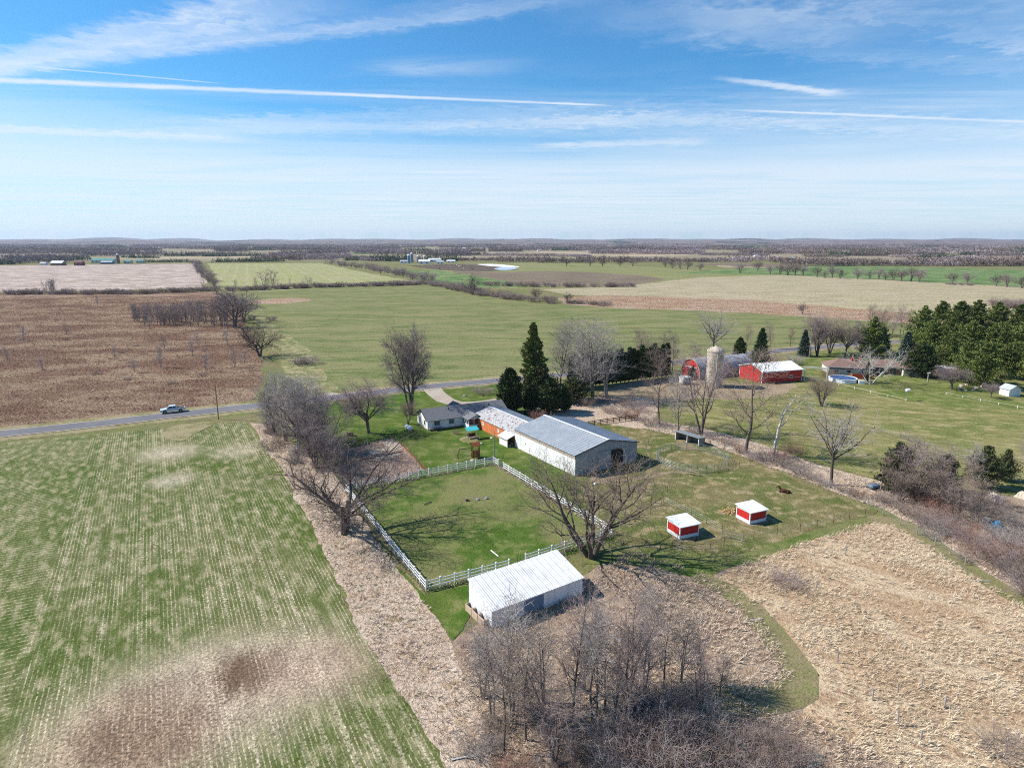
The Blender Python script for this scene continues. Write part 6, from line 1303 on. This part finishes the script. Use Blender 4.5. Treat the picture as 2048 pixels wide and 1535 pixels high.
# strips seen one by one: (x0, x1, y, kind, height factor)
def band(x0, x1, y, kind, hs_=1.0, sc=1.0, dens=1.0, jy=0.0):
    a, b = at(x0, y), at(x1, y); L = (b - a).length; n = max(1, int(L/(95*sc)*dens + .5))
    for i in range(n):
        t = (i + .5)/n; put_wood(x0 + (x1 - x0)*t, y + rr.uniform(-jy, jy), kind, sc, hs_*rr.uniform(.85, 1.15))
band(-250, 110, 526, 'b', 1.15, 1, 1.2, 1.0); band(-250, 30, 529, 'c', .8); band(100, 185, 520, 'c', .8); band(30, 150, 518, 'b', 1.1)
band(180, 225, 512, 'b', 1.1); band(240, 312, 516, 'c', 1.0); band(310, 400, 512, 'c', .9); band(400, 455, 513, 'c', .9); band(455, 530, 512, 'c', 1.0)
band(290, 380, 524, 'c', .6); band(405, 535, 524, 'c', .65); band(515, 660, 519, 'b', 1.0, 1, 1, 2); band(520, 540, 523, 'c', .7); band(530, 700, 514, 'b', 1, 1, 1, 2)
band(700, 750, 521, 'c', .6); band(740, 800, 522, 'b', .6); band(770, 800, 522, 'c', 1.3); band(870, 895, 522, 'c', 1.2); band(895, 1010, 521, 'b', .55); band(640, 780, 517, 'b', .7)
band(1010, 1330, 524, 'b', .95, 1, 1.2, 1.5); band(1180, 1240, 505, 'c', 1.3); band(960, 1180, 512, 'b', .7, 1, 1, 1); band(860, 960, 510, 'b', .8, 1, 1, 1)
band(1240, 1390, 507, 'b', 1.2, 1.2, 1.5, 1.5); band(1400, 1530, 512, 'b', .8, 1, 1, 1.5); band(1330, 1480, 524, 'b', .7, 1, 1, 1.5); band(1470, 1640, 523, 'b', .8, 1, 1.2, 2)
band(1600, 2150, 531, 'b', .95, 1, 1.5, 1.2); band(1850, 2200, 522, 'b', .9, 1, 1.6, 2.5); band(1930, 2200, 510, 'c', 1.2, 1.2, 1.3, 1); band(1700, 1860, 513, 'b', .7, 1, 1, 2); band(1865, 1890, 515, 'c', .8); band(1620, 1740, 513, 'b', .7, 1, 1, 2)
for y_, den in ((511, .42), (508, .55), (504, .62), (500.5, .7), (498, .76), (495.5, .8), (493, .85), (491, .9), (489.5, .92)):
    sc = max(1.2, at(1024, y_).y/2200); a = at(-150, y_); b = at(2200, y_); n = int((b.x - a.x)/(100*sc))
    for i in range(n):
        x = -150 + 2350*(i + rr.random()*.6)/n
        if mnoise.noise((x*.006, y_*.35, 3.1))*.5 + .5 > den + (rr.random() - .5)*.25: continue
        k = 'c' if mnoise.noise((x*.011, y_*.8, 8.0)) > .34 else 'b'
        put_wood(x, y_ + rr.uniform(-.6, .6), k, sc, rr.uniform(.95, 1.4))
# pale fields showing between the woods
for q in [[(0, 498), (165, 497), (175, 500), (0, 502)], [(230, 509), (320, 508), (320, 511), (225, 512)], [(375, 503), (410, 503), (410, 506), (370, 506)], [(250, 514.5), (540, 512), (540, 516), (235, 519)],
          [(800, 505), (1000, 503), (1000, 506), (820, 508)], [(1040, 503), (1180, 504), (1400, 509), (1360, 512), (1100, 507)], [(1160, 508), (1380, 512), (1340, 514), (1160, 511)], [(1355, 488), (1400, 488), (1400, 490), (1355, 490)],
          [(1430, 529), (1520, 531), (1560, 536), (1440, 535)], [(860, 514), (960, 513), (960, 516), (860, 517)], [(1780, 505), (1900, 503), (1900, 506), (1780, 508)]]:
    sheet('far_tan_field', q, M['fartan'], 6, 30, smooth=1)
for q in [[(1465, 491), (1590, 488), (1590, 493), (1470, 497)], [(690, 506), (760, 505), (760, 508), (690, 509)], [(1835, 507), (1900, 506), (1900, 509), (1835, 510)]]:
    sheet('far_green_crop', q, M['brightgreen'], 6, 30, smooth=1)
sheet('rust_field', [(1380, 528), (1480, 525), (1620, 531), (1600, 536), (1480, 533)], M['soil'], 4, 16, smooth=1)
# ------------------------------------------------------------------ wooded hills on the skyline
def hills(y0, x0, x1, nx, ny, dep, hmax, seed):
    xs = np.linspace(x0, x1, nx); V = []
    for j in range(ny):
        t = j/(ny - 1)
        for x in xs:
            base = hmax*(.52 + .30*mnoise.noise((x/2600 + seed, 0, 1)) + .30*mnoise.noise((x/900 + seed, 2, 1)))
            z = max(0, base)*sin(pi*min(1, t*1.0)*.5)**1.2 - 2*(1 - t)
            tree = 9*mnoise.noise((x/26, j*2.7, seed)) + 6*mnoise.noise((x/11, j*3.1, seed))
            V.append((x, y0 + dep*t, z + (abs(tree) if t > .03 else 0)))
    V = np.array(V); idx = np.arange(nx*ny).reshape(ny, nx)
    Fc = np.stack([idx[:-1, :-1], idx[:-1, 1:], idx[1:, 1:], idx[1:, :-1]], -1).reshape(-1, 4)
    o = link('hills', np_mesh('hills', V, Fc, HILL)); o['kind'] = 'structure'
m, nt_, bs_ = mat('wooded_hillside', 1, .02); v_ = nd(nt_, 'TexCoord').outputs['Object']
c_ = mixc(nt_, rng_(nt_, noi(nt_, v_, 1/220, 4, .6), .42, .6), (.15, .115, .11), (.20, .16, .13)); c_ = mixc(nt_, rng_(nt_, noi(nt_, v_, 1/500, 3, .5), .6, .64), c_, (.04, .06, .035))
nt_.links.new(c_, bs_.inputs['Base Color']); HILL = m
hills(6800, -7500, 7500, 1500, 9, 900, 66, 3.7)
hills(9500, -10500, 10500, 1500, 9, 1500, 104, 11.2)
hills(13000, -14000, 14000, 1200, 7, 2500, 140, 23.9)
wt = empty('water_tower', (at(1063, 489).x, at(1063, 489).y, 0), 0, 'thin mast on the distant skyline', 'mast'); 
MB().tube([(0, 0, 0), (0, 0, 92)], [2.2, 1.2], 8).build('shaft', P['whitemetal'], wt); MB().lathe([(1.2, 90), (5, 94), (5, 98), (1, 102)], 12).build('bowl', P['whitemetal'], wt)

# ------------------------------------------------------------------ grass tufts (uncountable)
def inside(pts, X, Y):
    c = np.zeros(len(X), bool); n = len(pts)
    for i in range(n):
        x0, y0 = pts[i]; x1, y1 = pts[(i+1) % n]
        k = ((y0 > Y) != (y1 > Y)) & (X < (x1 - x0)*(Y - y0)/((y1 - y0) if y1 != y0 else 1e-9) + x0); c ^= k
    return c
def tufts(name, px, n, m, hl, hh_, label, seed, blades=5, lean=.5, wd=.035, wind=(0, 0), clus=0.0):
    rgt = np.random.default_rng(seed); pts = [at(*p).xy for p in px]; xs = [p.x for p in pts]; ys = [p.y for p in pts]
    X = rgt.uniform(min(xs), max(xs), n*3); Y = rgt.uniform(min(ys), max(ys), n*3); k = inside([(p.x, p.y) for p in pts], X, Y); X = X[k][:n]; Y = Y[k][:n]
    if clus:
        nz = np.array([mnoise.noise((x*.35, y*.35, seed))*2.2 + mnoise.noise((x*.09, y*.09, seed + 5.))*2.2 for x, y in zip(X, Y)]) + rgt.normal(0, .5, len(X)); k = nz > clus; X = X[k]; Y = Y[k]
    C = np.stack([X, Y, np.full(len(X), .05)], -1)[:, None].repeat(blades, 1); C[..., :2] += rgt.normal(0, .10, C[..., :2].shape); C = C.reshape(-1, 3)
    D = unit(rgt.normal(0, lean, C.shape)*np.array([1, 1, .2]) + np.array([wind[0], wind[1], 1.0])); D[:, 2] = np.maximum(D[:, 2], .15)
    s = np.repeat(rgt.uniform(hl, hh_, len(X)), blades)*rgt.uniform(.7, 1.15, len(C))
    V, Fc = kites(rgt, C, D, s, wd*s/hh_ + .008)
    o = link(name, np_mesh(name, V, Fc, m)); o['kind'] = 'stuff'; o['label'] = label
def tuft_mat(name, a, b, c):
    m, nt, bs = mat(name, 1, .05); v = nd(nt, 'TexCoord').outputs['Object']
    col = mixc(nt, rng_(nt, noi(nt, v, 1/9, 4, .6), .4, .6), a, b); col = mixc(nt, rng_(nt, noi(nt, v, 2.2, 3, .7), .5, .72), col, c)
    nt.links.new(col, bs.inputs['Base Color']); return m
G_DRY = tuft_mat('dry_grass_blades', (.62, .47, .32), (.74, .60, .43), (.46, .33, .22)); G_DEAD = tuft_mat('dead_grass_blades', (.60, .47, .36), (.68, .54, .41), (.38, .30, .17))
G_MARSH = tuft_mat('marsh_grass_blades', (.28, .155, .085), (.46, .31, .18), (.19, .095, .055)); G_GREEN = tuft_mat('green_grass_blades', (.085, .15, .025), (.15, .18, .05), (.2, .2, .08))
tufts('dry_grass', [(1430, 1170), (1480, 1128), (1600, 1084), (1735, 1044), (1790, 1052), (1900, 1122), (2060, 1225), (2300, 1500), (2300, 1600), (1850, 1600), (1640, 1440), (1650, 1350), (1550, 1240)], 11000, G_DRY, .3, .85, 'tall flattened dry grass of the meadow', 1, 6, .7, .018, (1.0, -.6), -.4)
tufts('dead_grass', [(505, 850), (540, 855), (610, 935), (680, 1000), (740, 1075), (790, 1140), (850, 1210), (900, 1290), (950, 1400), (990, 1550), (960, 1600), (880, 1500), (810, 1400), (740, 1300), (690, 1200), (645, 1090), (600, 1010), (560, 935)], 7000, G_DEAD, .3, .9, 'dead grass between the wheat and the paddock', 2, 5, .7, .025, (.9, -.5), -1.0)
tufts('thicket_grass', [(915, 1290), (1000, 1240), (1160, 1170), (1260, 1100), (1400, 1150), (1520, 1240), (1590, 1350), (1500, 1420), (1640, 1440), (1850, 1600), (1000, 1600)], 9000, G_DEAD, .3, .9, 'dead grass among the thicket in front of the white shed', 3, 5, .8, .025, (.6, -.6), -.8)
tufts('fence_row_grass', [(1290, 838), (1400, 860), (1530, 895), (1640, 935), (1750, 965), (1880, 995), (1980, 1055), (2060, 1135), (2060, 1190), (1990, 1160), (1930, 1120), (1850, 1060), (1760, 1018), (1690, 993), (1560, 943), (1480, 913), (1400, 883), (1280, 857)], 7000, G_DEAD, .25, .75, 'dead grass along the wire fence row', 4, 5, .8, .025, (.7, -.4), -1)
tufts('marsh_grass', [(-80, 600), (430, 592), (475, 615), (500, 665), (525, 720), (515, 770), (495, 805), (345, 818), (0, 848), (-80, 860)], 26000, G_MARSH, .3, .9, 'rust-brown dead growth of the marsh meadow', 5, 4, .9, .05, (.9, -.2), -3)
tufts('reed_growth', [(1110, 592), (1300, 594), (1500, 602), (1650, 614), (1800, 629), (1900, 648), (1790, 643), (1620, 631), (1400, 618), (1230, 614)], 6000, tuft_mat('reed_blades', (.48, .28, .13), (.60, .44, .29), (.34, .17, .09)), .4, 1.1, 'rusty reeds of the far bed', 6, 4, .7, .08, (.4, 0), -.3)
tufts('field_edge_grass', [(500, 846), (520, 850), (575, 935), (620, 1010), (670, 1095), (720, 1200), (775, 1300), (850, 1400), (930, 1520), (890, 1530), (800, 1405), (725, 1300), (680, 1200), (632, 1090), (590, 1010), (545, 930)], 5000, G_GREEN, .12, .35, 'green grass creeping into the dead strip along the field edge', 7, 6, .9, .02, (0, 0), .1)
tufts('strip_green_grass', [(600, 960), (690, 1010), (760, 1110), (860, 1250), (930, 1400), (940, 1500), (880, 1450), (760, 1280), (680, 1130), (620, 1020)], 4000, G_GREEN, .12, .35, 'patches of new green grass in the dead strip', 8, 6, .9, .02, (0, 0), .5)
for i_, (a_, b_) in enumerate([((852, 1182), (1018, 1139)), ((692, 984), (852, 1182)), ((692, 985), (987, 929)), ((987, 928), (1224, 1072)), ((1051, 1128), (1224, 1072))]):
    A_, B_ = at(*a_).xy, at(*b_).xy; rgt = np.random.default_rng(50 + i_); n = int((B_ - A_).length*14); t = rgt.uniform(0, 1, n)
    X = A_.x + (B_.x - A_.x)*t + rgt.normal(0, .28, n); Y = A_.y + (B_.y - A_.y)*t + rgt.normal(0, .28, n); C = np.stack([X, Y, np.full(n, .05)], -1).repeat(4, 0); C[:, :2] += rgt.normal(0, .08, (len(C), 2))
    V, Fc = kites(rgt, C, unit(rgt.normal(0, .6, C.shape)*np.array([1, 1, .2]) + np.array([0, 0, 1])), rgt.uniform(.2, .5, len(C)), rgt.uniform(.02, .045, len(C)))
    o = link('fence_grass', np_mesh('fence_grass', V, Fc, G_DEAD)); o['kind'] = 'stuff'; o['label'] = 'unmown dead grass under the white paddock fence'

# ------------------------------------------------------------------ haze
hm = bpy.data.materials.new('air_haze'); hm.use_nodes = True; nt_ = hm.node_tree; nt_.nodes.remove(nt_.nodes['Principled BSDF'])
pvv = nt_.nodes.new('ShaderNodeVolumePrincipled'); pvv.inputs['Color'].default_value = (.70, .82, 1.0, 1); pvv.inputs['Density'].default_value = HAZE = 4.2e-5
pvv.inputs['Anisotropy'].default_value = .2
nt_.links.new(pvv.outputs[0], nt_.nodes['Material Output'].inputs['Volume'])
hb = MB().box(-17000, 17000, -350, 17000, -1.5, 230).build('haze', hm); hb['kind'] = 'stuff'
